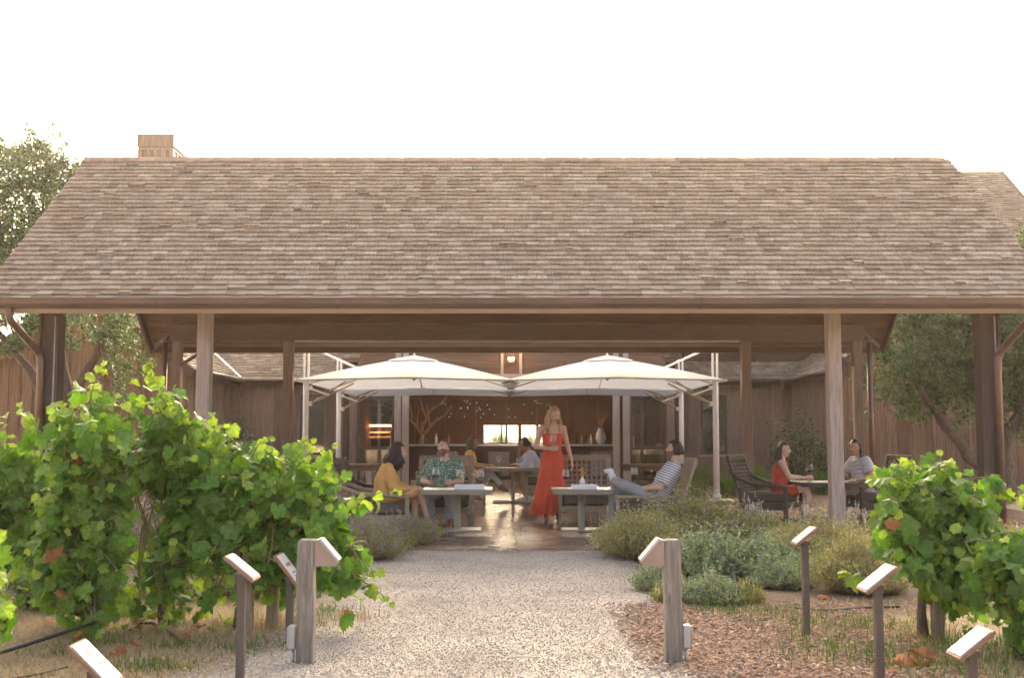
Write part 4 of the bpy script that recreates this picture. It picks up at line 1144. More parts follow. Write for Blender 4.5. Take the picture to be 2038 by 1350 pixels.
M['greytrouser'] = pmat('grey_cloth', [(.31, .30, .30), (.38, .37, .37)], ns=9, rough=.9, rand=0)
M['jeans'] = pmat('light_denim', [(.27, .33, .39), (.38, .44, .5)], ns=14, rough=.9, rand=0)
M['whiteshoe'] = pmat('white_shoe', [(.7, .69, .68), (.78, .77, .76)], ns=9, rough=.6, rand=0)
M['sandal'] = pmat('tan_sandal', [(.25, .12, .06), (.32, .17, .09)], ns=9, rough=.6, rand=0)
def pattern_mat(name, kind):
    m = bpy.data.materials.new(name); m.use_nodes = True
    nt = m.node_tree; N = nt.nodes.new; L = nt.links.new; b = nt.nodes['Principled BSDF']; b.inputs['Roughness'].default_value = .9
    tc = N('ShaderNodeTexCoord')
    if kind == 'stripe':
        wv_ = N('ShaderNodeTexWave'); wv_.wave_type = 'BANDS'; wv_.bands_direction = 'Z'; wv_.inputs['Scale'].default_value = 9.5; wv_.inputs['Distortion'].default_value = .6
        mp = N('ShaderNodeMapping'); mp.inputs['Rotation'].default_value = (0, radians(-24), 0); L(tc.outputs['Object'], mp.inputs['Vector']); L(mp.outputs[0], wv_.inputs['Vector'])
        r = ramp_node(nt, [(.3, (.16, .17, .2)), (.42, (.72, .71, .71))]); L(wv_.outputs['Fac'], r.inputs[0])
    elif kind == 'leafy':
        v = N('ShaderNodeTexVoronoi'); v.inputs['Scale'].default_value = 38; L(tc.outputs['Object'], v.inputs['Vector'])
        r = ramp_node(nt, [(.25, (.62, .66, .6)), (.36, (.17, .28, .2)), (.8, (.11, .2, .14))]); L(v.outputs['Distance'], r.inputs[0])
    else:
        wv_ = N('ShaderNodeTexWave'); wv_.wave_type = 'BANDS'; wv_.bands_direction = 'DIAGONAL'; wv_.inputs['Scale'].default_value = 10; wv_.inputs['Distortion'].default_value = 1.5
        L(tc.outputs['Object'], wv_.inputs['Vector'])
        r = ramp_node(nt, [(.35, (.50, .50, .56)), (.6, (.70, .70, .73))]); L(wv_.outputs['Fac'], r.inputs[0])
    L(r.outputs[0], b.inputs['Base Color'])
    return m
M['stripe'] = pattern_mat('navy_striped_cloth', 'stripe'); M['leafy'] = pattern_mat('green_leaf_print_cloth', 'leafy'); M['palestripe'] = pattern_mat('pale_striped_cloth', 'pale')

WORK = bpy.data.scenes.new('workbench')
def remesh(mb, mats, name, voxel=.011, smooth=4, wrinkle=0.0, seed=0):
    me = mb.mesh('tmp'); o = bpy.data.objects.new('tmp', me); WORK.collection.objects.link(o)
    m1 = o.modifiers.new('r', 'REMESH'); m1.mode = 'VOXEL'; m1.voxel_size = voxel
    if smooth:
        m2 = o.modifiers.new('s', 'SMOOTH'); m2.factor = .5; m2.iterations = smooth
    
    with bpy.context.temp_override(scene=WORK, view_layer=WORK.view_layers[0]):
        dg = bpy.context.evaluated_depsgraph_get(); dg.update()
    out = bpy.data.meshes.new_from_object(o.evaluated_get(dg))
    bpy.data.objects.remove(o); bpy.data.meshes.remove(me)
    out.name = name
    if wrinkle:
        nor = [v.normal.copy() for v in out.vertices]; newco = []
        for v, vn in zip(out.vertices, nor):
            p = v.co.copy()
            n_ = mnoise.noise(Vector((p.x * 9 + seed, p.y * 9, p.z * 14))) + .6 * mnoise.noise(Vector((p.x * 22, p.y * 22 + seed, p.z * 26)))
            newco.extend(p + vn * n_ * wrinkle)
        out.vertices.foreach_set('co', newco)
    out.materials.clear()
    for m in (mats if isinstance(mats, (list, tuple)) else [mats]): out.materials.append(m)
    out.polygons.foreach_set('use_smooth', [True] * len(out.polygons)); out.update()
    return out
def cone(mb, p0, p1, r0, r1, seg=12, mi=0):
    """round ended tapered limb"""
    p0, p1 = Vector(p0), Vector(p1); d = (p1 - p0)
    if d.length < 1e-5: mb.ell(p0, r0, seg, 8, None, mi); return
    dn = d.normalized(); pts, rs = [], []
    for a in (90, 60, 30): pts.append(p0 - dn * r0 * sin(radians(a))); rs.append(max(.001, r0 * cos(radians(a))))
    for k in range(5): t_ = k / 4; pts.append(p0 + d * t_); rs.append(r0 + (r1 - r0) * t_)
    for a in (30, 60, 90): pts.append(p1 + dn * r1 * sin(radians(a))); rs.append(max(.001, r1 * cos(radians(a))))
    mb.tube(pts, rs, seg, True, mi)
def trunk(mb, pts, rx, ry, left, seg=18, mi=0):
    """elliptical lofted torso: rx along the shoulders, ry front to back"""
    rings = []; n = len(pts); pts = [Vector(p) for p in pts]
    for i, p in enumerate(pts):
        t_ = (pts[min(i + 1, n - 1)] - pts[max(0, i - 1)]).normalized()
        x = (left - t_ * left.dot(t_)).normalized(); y = t_.cross(x)
        rings.append([p + x * rx[i] * cos(2 * pi * k / seg) + y * ry[i] * sin(2 * pi * k / seg) for k in range(seg)])
    mb.loft(rings, mi)
def hand_geo(mb, wr, d, palm, side, curl, s=1.0):
    """five separate fingers on a palm. d: finger direction, palm: palm normal, side +1 when thumb lies along d x palm"""
    d = Vector(d).normalized(); palm = Vector(palm); palm = (palm - d * palm.dot(d)).normalized()
    x = d.cross(palm) * side
    c = wr + d * .045 * s
    B = Matrix((x, d, palm)).transposed()
    mb.ell(c, (.040 * s, .052 * s, .018 * s), 12, 8, B)
    for k, (off, ln) in enumerate(((.028, .068), (.010, .078), (-.009, .072), (-.026, .056))):
        p = c + x * off * s + d * .038 * s; ang = 0; pts = [p - d * .02 * s]; rs = [.0095 * s]
        pts.append(p); rs.append(.0095 * s)
        for j, f in enumerate((.45, .32, .23)):
            ang += curl * (1.0 if j else .7)
            dd = d * cos(ang) + palm * sin(ang)
            p = p + dd * ln * f * s; pts.append(p); rs.append((.0088 - .0012 * j) * s)
        mb.tube(pts, rs, 7)
    p = c + x * .03 * s - d * .02 * s; a = (x * .75 + d * .6 + palm * .35).normalized(); b = (x * .1 + d * .8 + palm * (.3 + .5 * curl)).normalized()
    mb.tube([p - x * .012 * s, p + a * .035 * s, p + a * .035 * s + b * .03 * s], [.013 * s, .011 * s, .008 * s], 7)
def head_basis(fwd, up):
    fwd = Vector(fwd).normalized(); up = Vector(up); up = (up - fwd * up.dot(fwd)).normalized()
    rt = fwd.cross(up)
    return Matrix((rt, fwd, up)).transposed()
def hshape(v, s=1.0):
    """unit direction -> head surface; y forward, z up"""
    x, y, z = v
    wx, wy, wz = .076, .096, .118
    p = Vector((x * wx, y * wy, z * wz))
    if z < 0:
        k = -z
        p.x *= 1 - .36 * k * k - .05 * k
        if y > 0: p.y += .012 * k * (1 if y > .2 else y * 5) - .018 * k * k
        else: p.y *= 1 - .40 * k
    if z > .2 and y > 0: p.y -= .012 * (z - .2)
    if y > .25:
        g = lambda cx, cz, sx, sz: math.exp(-((p.x - cx) / sx) ** 2 - ((p.z - cz) / sz) ** 2)
        p.y += .021 * g(0, -.022, .011, .017) + .010 * g(0, .002, .008, .02) + .006 * g(0, -.058, .022, .009) + .006 * g(0, -.100, .02, .014)
        p.y -= .008 * (g(.03, .008, .017, .011) + g(-.03, .008, .017, .011)) - .004 * (g(.03, .03, .022, .007) + g(-.03, .03, .022, .007))
        p.y -= .004 * g(0, -.047, .02, .006)
    return p * s
def add_head(mb, c, B, s, beard=False):
    """face with brow, eye hollows, nose, lips, chin, ears; slots: 0 skin 1 eye 2 lip 3 hair 4 eye white"""
    seg, rg = 36, 30; vs = []; fs = []; mi = []
    dirs = []
    for i in range(rg + 1):
        th = pi * i / rg
        for k in range(seg):
            ph = 2 * pi * k / seg
            d = Vector((sin(th) * cos(ph), sin(th) * sin(ph), cos(th))); dirs.append(d)
            vs.append(c + B @ hshape(d, s))
    b0 = len(mb.v); mb.v.extend([tuple(p) for p in vs])
    for i in range(rg):
        for k in range(seg):
            k2 = (k + 1) % seg
            d = (dirs[i * seg + k] + dirs[(i + 1) * seg + k2]) / 2
            p = hshape(d.normalized(), 1)
            m_ = 0
            if d.y > .3 and abs(p.z + .058) < .008 and abs(p.x) < .024: m_ = 2
            if beard and p.z < -.03 and d.y > -.15 and m_ == 0 and not (abs(p.x) < .02 and p.z > -.038) : m_ = 5
            mb.f.append((b0 + i * seg + k, b0 + (i + 1) * seg + k, b0 + (i + 1) * seg + k2, b0 + i * seg + k2)); mb.m.append(m_)
    for q in (-1, 1):
        mb.ell(c + B @ Vector((q * .030, .0805, .007)) * s, (.0125 * s, .0085 * s, .0075 * s), 10, 6, B, 4)
        mb.ell(c + B @ Vector((q * .030, .0875, .007)) * s, (.0085 * s, .004 * s, .0075 * s), 8, 6, B, 1)
        mb.tube([c + B @ Vector((q * .014, .094, .026)) * s, c + B @ Vector((q * .03, .093, .032)) * s, c + B @ Vector((q * .046, .082, .027)) * s], [.0035 * s, .0045 * s, .003 * s], 5, True, 3)
        mb.ell(c + B @ Vector((q * .076, -.008, -.008)) * s, (.011 * s, .019 * s, .031 * s), 10, 8, B, 0)
def hair_cap(mb, c, B, s, line=.30, fat=1.10, back=-.55):
    seg, rg = 28, 22; ring = []
    for i in range(rg + 1):
        th = pi * i / rg
        ring.append([Vector((sin(th) * cos(2 * pi * k / seg), sin(th) * sin(2 * pi * k / seg), cos(th))) for k in range(seg)])
    def keep(d):
        if d.y > .25: return d.z > line + .25 * max(0, d.y - .5) + .12 * abs(d.x)
        if d.y > -.1: return d.z > line - (.25 - d.y) * 1.3
        return d.z > back
    idx = {}
    def vert(i, k):
        k %= seg
        if (i, k) not in idx:
            d = ring[i][k]; p = hshape(d, s) * (fat + .02 * mnoise.noise(d * 6)); p.z += .004
            idx[(i, k)] = len(mb.v); mb.v.append(tuple(c + B @ p))
        return idx[(i, k)]
    for i in range(rg):
        for k in range(seg):
            d = (ring[i][k] + ring[i + 1][(k + 1) % seg]) / 2
            if keep(d):
                mb.f.append((vert(i, k), vert(i + 1, k), vert(i + 1, k + 1), vert(i, k + 1))); mb.m.append(0)
def locks(mb, c, B, s, n, length, rnd_, a0=100, a1=260, curl=.012, rad=.013, spread=.03, up=Vector((0, 0, 1)), front=None):
    """hair strands falling from the crown round the sides and back"""
    for k in range(n):
        az = radians(rnd_.uniform(a0, a1)) + pi / 2      # 180 = straight back
        el = rnd_.uniform(.15, .95)
        d = Vector((cos(az) * sqrt(1 - el * el), sin(az) * sqrt(1 - el * el), el))
        p0 = c + B @ (hshape(d, s) * 1.06)
        d1 = Vector((cos(az), sin(az), -.05)).normalized()
        p1 = c + B @ (hshape(d1, s) * rnd_.uniform(1.1, 1.22))
        L_ = length * rnd_.uniform(.75, 1.08); ph = rnd_.uniform(0, 6); out = B @ Vector((cos(az), sin(az), 0))
        pts = [p0, p0.lerp(p1, .5) + out * .012, p1]; rs = [rad * .7, rad, rad]
        for j in range(1, 6):
            t_ = j / 5
            q = p1 - up * L_ * t_ + out * (spread * sin(t_ * 2.2)) + Vector((sin(ph + t_ * 9), cos(ph * 1.3 + t_ * 8), 0)) * curl
            pts.append(q); rs.append(rad * (1 - .75 * t_ ** 2))
        mb.tube(pts, rs, 6)
def foot_geo(mb, an, toe, r=.036, mi=0):
    an, toe = Vector(an), Vector(toe)
    d = (toe - an); d.z = 0; d.normalize()
    heel = an - d * .045; heel.z = min(an.z, toe.z + .05) - .03 if an.z < .2 else an.z - .03
    cone(mb, heel, toe - d * .06, r * .95, r * .85, 10, mi); cone(mb, an, toe - d * .05, r * .9, r * .7, 10, mi)
    cone(mb, toe - d * .07, toe, r * .95, r * .6, 10, mi)
def shoe_geo(mb, an, toe, k=1.25, soles=True):
    foot_geo(mb, an, toe, .036 * k)

class Body:
    """joints given in the person's own frame: f forward, l left, u up (metres)"""
    def __init__(s, x, y, head_deg, z=0.012):
        a = radians(head_deg); s.f = Vector((cos(a), sin(a), 0)); s.l = Vector((-sin(a), cos(a), 0)); s.o = Vector((x, y, z))
    def P(s, f, l, u): return s.f * f + s.l * l + Vector((0, 0, u))
    def D(s, f, l, u): return (s.f * f + s.l * l + Vector((0, 0, u))).normalized()
def make_person(label, b, J, skin, hairm, female=True, tr=None, hands=None, hd=(1, 0, 0), hup=(0, 0, 1), hs=1.0, beard=False, shoes=None):
    P = {k: b.P(*v) for k, v in J.items()}
    k_ = 1.0 if female else 1.12
    mb = MB()
    ps = [P['pelvis'], P['pelvis'].lerp(P['chest'], .5), P['chest'], P['shoulder'], P['neck']]
    hw = .155 if female else .155
    trunk(mb, [P['pelvis'] - (P['chest'] - P['pelvis']).normalized() * .07, *ps, P['neck'] + (P['neck'] - P['shoulder']).normalized() * .02],
          [hw * .75, hw, .122 * k_, .148 * k_, .13 * k_, .05, .045], [.085, .105, .088 * k_, .108 * k_, .072 * k_, .05, .045], b.l)
    cone(mb, P['neck'], P['head'] - Vector((0, 0, .03)), .052 * k_, .047 * k_)
    for s_ in 'LR':
        cone(mb, P['shoulder'].lerp(P['sh' + s_], .55), P['sh' + s_], .06 * k_, .052 * k_)
        cone(mb, P['sh' + s_], P['el' + s_], .047 * k_, .037 * k_); cone(mb, P['el' + s_], P['wr' + s_], .038 * k_, .025 * k_)
        cone(mb, P['hip' + s_], P['kn' + s_], .082 * k_, .055 * k_)
        m_ = P['kn' + s_].lerp(P['an' + s_], .3)
        cone(mb, P['kn' + s_], m_, .053 * k_, .052 * k_); cone(mb, m_, P['an' + s_], .052 * k_, .034 * k_)
        foot_geo(mb, P['an' + s_], P['to' + s_])
    body = remesh(mb, [skin, M['eye'], M['lip'], hairm, M['eyewhite']], 'body', .0105, 5)
    # head and hands join the same mesh
    mb2 = MB()
    HB = head_basis(b.D(*hd), b.D(*hup)); hc = P['head']
    add_head(mb2, hc, HB, hs, beard)
    for s_ in 'LR':
        h_ = (hands or {}).get(s_, ((0, 0, -1), (0, -1 if s_ == 'L' else 1, 0), .35))
        d = b.D(*h_[0]); pn = b.D(*h_[1])
        hand_geo(mb2, P['wr' + s_], d, pn, 1 if len(h_) < 4 else h_[3], h_[2])
    v0 = [tuple(v.co) for v in body.vertices]; f0 = [tuple(p.vertices) for p in body.polygons]
    off = len(v0)
    allm = MB(); allm.v = v0; allm.f = f0; allm.m = [0] * len(f0); allm.add(mb2.v, [], 0)
    for f, m_ in zip(mb2.f, mb2.m): allm.f.append(tuple(i + off for i in f)); allm.m.append(m_)
    me = allm.mesh('person', [skin, M['eye'], M['lip'], hairm, M['eyewhite'], M['beard']], True)
    o = bpy.data.objects.new('person', me); o.location = b.o; COL.objects.link(o)
    tag(o, label, 'person')
    return o, P, HB, hc
def shirt(b, P, o, mat, sleeve=.5, grow=.018, k_=1.12, name='shirt', hem=.12, wr=.004, loose=1.0, neck=True, sl_grow=.02):
    mb = MB(); dn = (P['pelvis'] - P['chest']).normalized()
    g = grow
    trunk(mb, [P['pelvis'] + dn * hem, P['pelvis'], P['pelvis'].lerp(P['chest'], .5), P['chest'], P['shoulder'], P['shoulder'].lerp(P['neck'], .62)],
          [.155 + g * loose, .155 + g * loose, .135 * k_ + g * loose, .15 * k_ + g, .135 * k_ + g, .06], [.11 + g, .112 + g * loose, .095 * k_ + g * loose, .11 * k_ + g, .075 * k_ + g, .056], b.l)
    if loose > 1:      # loose cloth hanging from the shoulders to the upper arms
        cone(mb, P['chest'], P['shoulder'], .125, .10)
        for s_ in 'LR': cone(mb, P['chest'], P['sh' + s_].lerp(P['el' + s_], .55), .11, .075)
    for s_ in 'LR':
        if sleeve > 0:
            e = P['sh' + s_].lerp(P['el' + s_], min(1, sleeve * 2))
            cone(mb, P['shoulder'].lerp(P['sh' + s_], .5), P['sh' + s_], .066 * k_, .056 * k_ + sl_grow * .6)
            mb.tube([P['sh' + s_], P['sh' + s_].lerp(e, .5), e], [.054 * k_ + sl_grow * .6, .052 * k_ + sl_grow, .047 * k_ + sl_grow], 14)
            if sleeve > .5:
                e2 = P['el' + s_].lerp(P['wr' + s_], (sleeve - .5) * 2)
                cone(mb, P['el' + s_], e2, .046 * k_ + sl_grow * .7, .036 * k_ + sl_grow * .6)
    me = remesh(mb, mat, name, .011, 4, wr, len(name) * 3)
    q = bpy.data.objects.new(name, me); COL.objects.link(q); q.parent = o
    return q
def trousers(b, P, o, mat, to=.95, grow=.014, k_=1.1, wr=.004, name='trousers'):
    mb = MB(); dn = (P['chest'] - P['pelvis']).normalized()
    trunk(mb, [P['pelvis'] - dn * .09, P['pelvis'], P['pelvis'] + dn * .07], [.12, .155 + grow, .14 + grow], [.09, .112 + grow, .10 + grow], b.l)
    for s_ in 'LR':
        cone(mb, P['hip' + s_], P['kn' + s_], .086 * k_ + grow, .058 * k_ + grow)
        e = P['kn' + s_].lerp(P['an' + s_], to); m_ = P['kn' + s_].lerp(e, .4)
        cone(mb, P['kn' + s_], m_, .058 * k_ + grow, .054 * k_ + grow)
        mb.tube([m_, e], [.054 * k_ + grow, .042 * k_ + grow], 14)
    me = remesh(mb, mat, name, .0115, 4, wr, 7)
    q = bpy.data.objects.new(name, me); COL.objects.link(q); q.parent = o
    return q
def shoes(P, o, mat, k=1.3, name='shoe'):
    for s_ in 'LR':
        mb = MB(); foot_geo(mb, P['an' + s_], P['to' + s_], .036 * k)
        me = remesh(mb, mat, name, .01, 3)
        q = bpy.data.objects.new(name, me); COL.objects.link(q); q.parent = o
def hair_obj(o, mb, mat, name='hair'):
    q = mb.build(name, mat, o, smooth=True); return q
HR = random.Random(3)

# --- woman in the long red dress, standing
b = Body(.60, 16.95, -84)
J = dict(pelvis=(0, 0, .93), chest=(.01, 0, 1.21), shoulder=(.0, 0, 1.38), neck=(.005, 0, 1.45), head=(.035, .02, 1.575),
         shL=(0, .165, 1.375), shR=(0, -.165, 1.375), elL=(-.06, .235, 1.12), wrL=(.0, .29, .90), elR=(-.05, -.245, 1.10), wrR=(.17, -.06, 1.075),
         hipL=(0, .085, .9), hipR=(0, -.085, .9), knL=(.03, .085, .49), knR=(.05, -.10, .49), anL=(.0, .08, .09), anR=(.02, -.10, .09), toL=(.14, .09, .03), toR=(.16, -.12, .03))
o, P, HB, hc = make_person('blonde woman standing in a long red dress, holding a wine glass', b, J, M['skinfair'], M['hairblond'],
                           hands={'L': ((.1, .1, -1), (-.2, -1, 0), .3, 1), 'R': ((.35, .9, .1), (-.9, .4, .1), .75, 1)}, hd=(.85, .45, -.22), hup=(.15, .1, 1))
mb = MB(); hair_cap(mb, hc, HB, 1.0, .42, 1.13, -.5); locks(mb, hc, HB, 1.0, 95, .27, HR, 78, 282, .010, .014, .035); hair_obj(o, mb, M['hairblond'])
# dress: bodice, straps and a skirt with folds
def dress_ring(z, rx, ry, cx_, cy_, fold, ph, seg=72):
    out = []
    for k in range(seg):
        a = 2 * pi * k / seg
        w = 1 + fold * (sin(a * 7 + ph) * .55 + sin(a * 13 + 1.3 + ph * 1.7) * .3 + sin(a * 4 - ph) * .5)
        out.append(b.f * (ry * w * sin(a) + cx_) + b.l * (rx * w * cos(a) + cy_) + Vector((0, 0, z)))
    return out
rows = [(1.335, .085, .085, .045, 0), (1.30, .142, .112, .012, 0), (1.25, .155, .128, .012, 0), (1.18, .146, .122, .006, 0), (1.10, .133, .108, 0, 0), (1.05, .135, .108, 0, 0.01), (.98, .158, .128, 0, .02), (.90, .178, .142, 0, .03),
        (.75, .195, .155, .01, .05), (.58, .212, .17, .01, .075), (.40, .232, .19, .0, .095), (.24, .255, .21, -.01, .11), (.11, .275, .225, -.015, .12)]
lean = lambda z: -.075 * max(0, (.9 - z) / .8) ** 1.2
rings = [dress_ring(z + .0, rx, ry, cx_, lean(z), fo, z * 1.6) for z, rx, ry, cx_, fo in rows[1:]]
rings[-1] = [p + Vector((0, 0, .035 * sin(i * .7) * .4 + (.03 if (p - b.l * lean(.11)).dot(b.l) > .1 else 0))) for i, p in enumerate(rings[-1])]
dr = MB(); dr.loft(rings, 0, False)
top = [p for p in rings[0]]
d_o = dr.build('dress', M['red'], o, smooth=True)
mb = MB()
for q in (-1, 1):
    mb = MB().tube([b.P(.105, q * .085, 1.30), b.P(.085, q * .10, 1.385), b.P(.0, q * .105, 1.42), b.P(-.09, q * .09, 1.36), b.P(-.115, q * .07, 1.29)], .008, 6); mb.build('strap', M['red'], d_o)
for s_ in 'LR':
    MB().tube([P['an' + s_] + b.f * .03 - b.l * .035 + Vector((0, 0, -.02)), P['an' + s_] + b.f * .05 + Vector((0, 0, -.005)), P['an' + s_] + b.f * .03 + b.l * .035 + Vector((0, 0, -.02))], .006, 6).build('sandal_strap', M['sandal'], o)

# --- man in the striped shirt, reclining, one ankle on the other knee
b = Body(1.90, 15.1, 180)
J = dict(pelvis=(.0, 0, .44), chest=(-.14, 0, .70), shoulder=(-.245, 0, .875), neck=(-.27, 0, .945), head=(-.25, 0, 1.085),
         shL=(-.235, .195, .855), shR=(-.235, -.195, .855), elL=(-.02, .27, .60), wrL=(.25, .17, .575), elR=(-.02, -.27, .60), wrR=(.2, -.22, .55),
         hipL=(.05, .09, .43), hipR=(.05, -.09, .43), knL=(.42, .26, .615), knR=(.53, -.10, .55), anL=(.56, -.08, .68), anR=(.60, -.10, .10), toL=(.66, -.06, .80), toR=(.76, -.10, .035))
o, P, HB, hc = make_person('bearded man in a striped shirt leaning back, ankle on knee', b, J, M['skintan'], M['hairdark'], False,
                           hands={'L': ((1, -.15, .2), (0, -1, .1), .7, 1), 'R': ((1, .1, -.2), (0, 0, -1), .4, 1)}, hd=(1, -.35, .08), hup=(-.1, 0, 1), beard=True)
shirt(b, P, o, M['stripe'], .42, .022, 1.12); trousers(b, P, o, M['greytrouser'], .9); shoes(P, o, M['whiteshoe'])
mb = MB(); hair_cap(mb, hc, HB, 1.0, .42, 1.15, -.55); locks(mb, hc, HB, 1.0, 40, .05, HR, 95, 265, .006, .014, .01); hair_obj(o, mb, M['hairdark'])

# --- man in the green patterned shirt, facing the camera and looking up
b = Body(-.97, 16.35, -95)
J = dict(pelvis=(-.02, 0, .45), chest=(-.06, 0, .71), shoulder=(-.07, 0, .885), neck=(-.06, 0, .955), head=(-.01, -.015, 1.085),
         shL=(-.05, .20, .865), shR=(-.05, -.20, .865), elL=(.12, .265, .63), wrL=(.36, .15, .62), elR=(.10, -.29, .63), wrR=(.33, -.17, .61),
         hipL=(.05, .09, .43), hipR=(.05, -.09, .43), knL=(.50, .17, .50), knR=(.50, -.15, .50), anL=(.55, .15, .09), anR=(.52, -.10, .09), toL=(.72, .18, .035), toR=(.70, -.14, .035))
o, P, HB, hc = make_person('bearded man in a green leaf print shirt looking up, a glass in front of him', b, J, M['skinfair'], M['hairbrown'], False,
                           hands={'L': ((1, -.25, .1), (0, -1, 0), .7, 1), 'R': ((1, .25, .1), (0, 1, 0), .7, -1)}, hd=(.9, -.42, .25), hup=(-.15, 0, 1), beard=True)
shirt(b, P, o, M['leafy'], .40, .024, 1.12); trousers(b, P, o, M['jeans']); shoes(P, o, M['sandal'])
mb = MB(); hair_cap(mb, hc, HB, 1.0, .55, 1.1, -.5); hair_obj(o, mb, M['hairbrown'])

# --- woman in the mustard dress, dark curly hair, legs crossed
b = Body(-1.72, 15.05, 8)
J = dict(pelvis=(.0, 0, .45), chest=(.04, 0, .70), shoulder=(.10, 0, .87), neck=(.13, 0, .94), head=(.215, 0, 1.045),
         shL=(.09, .16, .85), shR=(.09, -.16, .85), elL=(.22, .20, .60), wrL=(.44, .12, .56), elR=(.16, -.22, .58), wrR=(.40, -.10, .57),
         hipL=(.05, .085, .43), hipR=(.05, -.085, .45), knL=(.46, .06, .47), knR=(.50, -.06, .555), anL=(.42, .08, .10), anR=(.60, .02, .17), toL=(.56, .10, .035), toR=(.73, .02, .085))
o, P, HB, hc = make_person('dark haired woman in a mustard dress, seated with her legs crossed', b, J, M['skintan'], M['hairdark'],
                           hands={'L': ((1, -.1, .05), (0, 0, -1), .4, 1), 'R': ((1, .2, .0), (0, 0, -1), .4, -1)}, hd=(.95, .28, .0), hup=(-.05, 0, 1))
shirt(b, P, o, M['mustard'], .78, .02, 1.0, 'dress', .05, .006, 1.2)
mb = MB()
for s_ in 'LR':
    cone(mb, P['hip' + s_], P['hip' + s_].lerp(P['kn' + s_], .82), .098, .078)
trunk(mb, [P['pelvis'] - Vector((0, 0, .06)), P['pelvis'], P['pelvis'] + Vector((0, 0, .08))], [.16, .172, .15], [.12, .13, .115], b.l)
me = remesh(mb, M['mustard'], 'skirt', .0115, 4, .005); q = bpy.data.objects.new('skirt', me); COL.objects.link(q); q.parent = o
mb = MB(); hair_cap(mb, hc, HB, 1.0, .40, 1.22, -.7); locks(mb, hc, HB, 1.0, 110, .22, HR, 85, 275, .03, .021, .06); hair_obj(o, mb, M['hairdark'])
for s_ in 'LR':
    MB().tube([P['an' + s_] + b.f * .036 - b.l * .03, P['an' + s_] + b.f * .04 + Vector((0, 0, .01)), P['an' + s_] + b.f * .036 + b.l * .03], .008, 6).build('sandal_strap', M['sandal'], o)

# --- couple at the back table
b = Body(-.80, 21.75, 0)
J = dict(pelvis=(.0, 0, .50), chest=(.0, 0, .77), shoulder=(.0, 0, .945), neck=(.005, 0, 1.01), head=(.06, 0, 1.125),
         shL=(0, .16, .925), shR=(0, -.16, .925), elL=(.12, .21, .70), wrL=(.33, .10, .69), elR=(.05, -.21, .68), wrR=(.27, -.10, .67),
         hipL=(.04, .085, .48), hipR=(.04, -.085, .50), knL=(.32, .06, .50), knR=(.36, -.05, .585), anL=(.16, .06, .10), anR=(.62, -.03, .30), toL=(.29, .06, .04), toR=(.74, -.02, .22))
o, P, HB, hc = make_person('woman in an ochre top and white trousers seated at the back table', b, J, M['skinbrown'], M['hairbrown'],
                           hands={'L': ((1, -.1, 0), (0, 0, -1), .4, 1), 'R': ((1, .2, 0), (0, 0, -1), .4, -1)}, hd=(1, .12, .05))
shirt(b, P, o, M['yellowtop'], .30, .018, 1.0); trousers(b, P, o, M['whitecloth'], .86, k_=1.0); shoes(P, o, M['sandal'], 1.12)
mb = MB(); hair_cap(mb, hc, HB, 1.0, .42, 1.15, -.6); locks(mb, hc, HB, 1.0, 60, .24, HR, 95, 265, .012, .017, .02); hair_obj(o, mb, M['hairbrown'])
b = Body(.46, 21.75, 186)
J = dict(pelvis=(.0, 0, .50), chest=(.07, 0, .765), shoulder=(.13, 0, .925), neck=(.16, 0, .985), head=(.225, 0, 1.10),
         shL=(.12, .195, .905), shR=(.12, -.195, .905), elL=(.25, .24, .69), wrL=(.42, .06, .71), elR=(.30, -.20, .70), wrR=(.33, -.06, .93),
         hipL=(.05, .09, .48), hipR=(.05, -.09, .48), knL=(.26, .14, .54), knR=(.42, -.12, .54), anL=(.20, .06, .10), anR=(.14, -.06, .11), toL=(.38, .08, .035), toR=(.32, -.07, .04))
o, P, HB, hc = make_person('man in a pale blue shirt and khaki trousers, hand at his chin', b, J, M['skinbrown'], M['hairdark'], False,
                           hands={'L': ((.6, -1, 0), (0, 0, -1), .4, 1), 'R': ((-.2, .3, 1), (-1, 0, 0), .9, 1)}, hd=(1, .1, -.02))
shirt(b, P, o, M['blueshirt'], .72, .024, 1.12); trousers(b, P, o, M['khaki'], .92); shoes(P, o, M['whiteshoe'], 1.4)
mb = MB(); hair_cap(mb, hc, HB, 1.0, .45, 1.13, -.4); locks(mb, hc, HB, 1.0, 26, .03, HR, 60, 300, .01, .016, .01); hair_obj(o, mb, M['hairdark'])

# --- two women on the right
b = Body(4.10, 17.55, -10)
J = dict(pelvis=(.0, 0, .42), chest=(.02, 0, .685), shoulder=(.04, 0, .86), neck=(.045, 0, .925), head=(.08, 0, 1.045),
         shL=(.04, .155, .845), shR=(.04, -.155, .845), elL=(.16, .19, .64), wrL=(.38, .10, .615), elR=(.15, -.20, .63), wrR=(.39, -.06, .625),
         hipL=(.04, .085, .40), hipR=(.04, -.085, .40), knL=(.40, .06, .47), knR=(.38, -.08, .47), anL=(.54, .04, .10), anR=(.50, -.07, .10), toL=(.68, .04, .035), toR=(.64, -.07, .035))
o, P, HB, hc = make_person('dark haired woman in a rust red sleeveless dress on the right, seated with a glass', b, J, M['skinfair'], M['hairdark'],
                           hands={'L': ((1, -.2, 0), (0, 0, -1), .4, 1), 'R': ((1, .1, .1), (0, 1, 0), .7, -1)}, hd=(.85, -.42, .0))
q = shirt(b, P, o, M['redtop'], 0, .014, 1.0, 'dress', .06, .003)
mb = MB()
for s_ in 'LR': cone(mb, P['hip' + s_], P['hip' + s_].lerp(P['kn' + s_], .55), .095, .08)
me = remesh(mb, M['redtop'], 'skirt', .0115, 4, .004); q = bpy.data.objects.new('skirt', me); COL.objects.link(q); q.parent = o
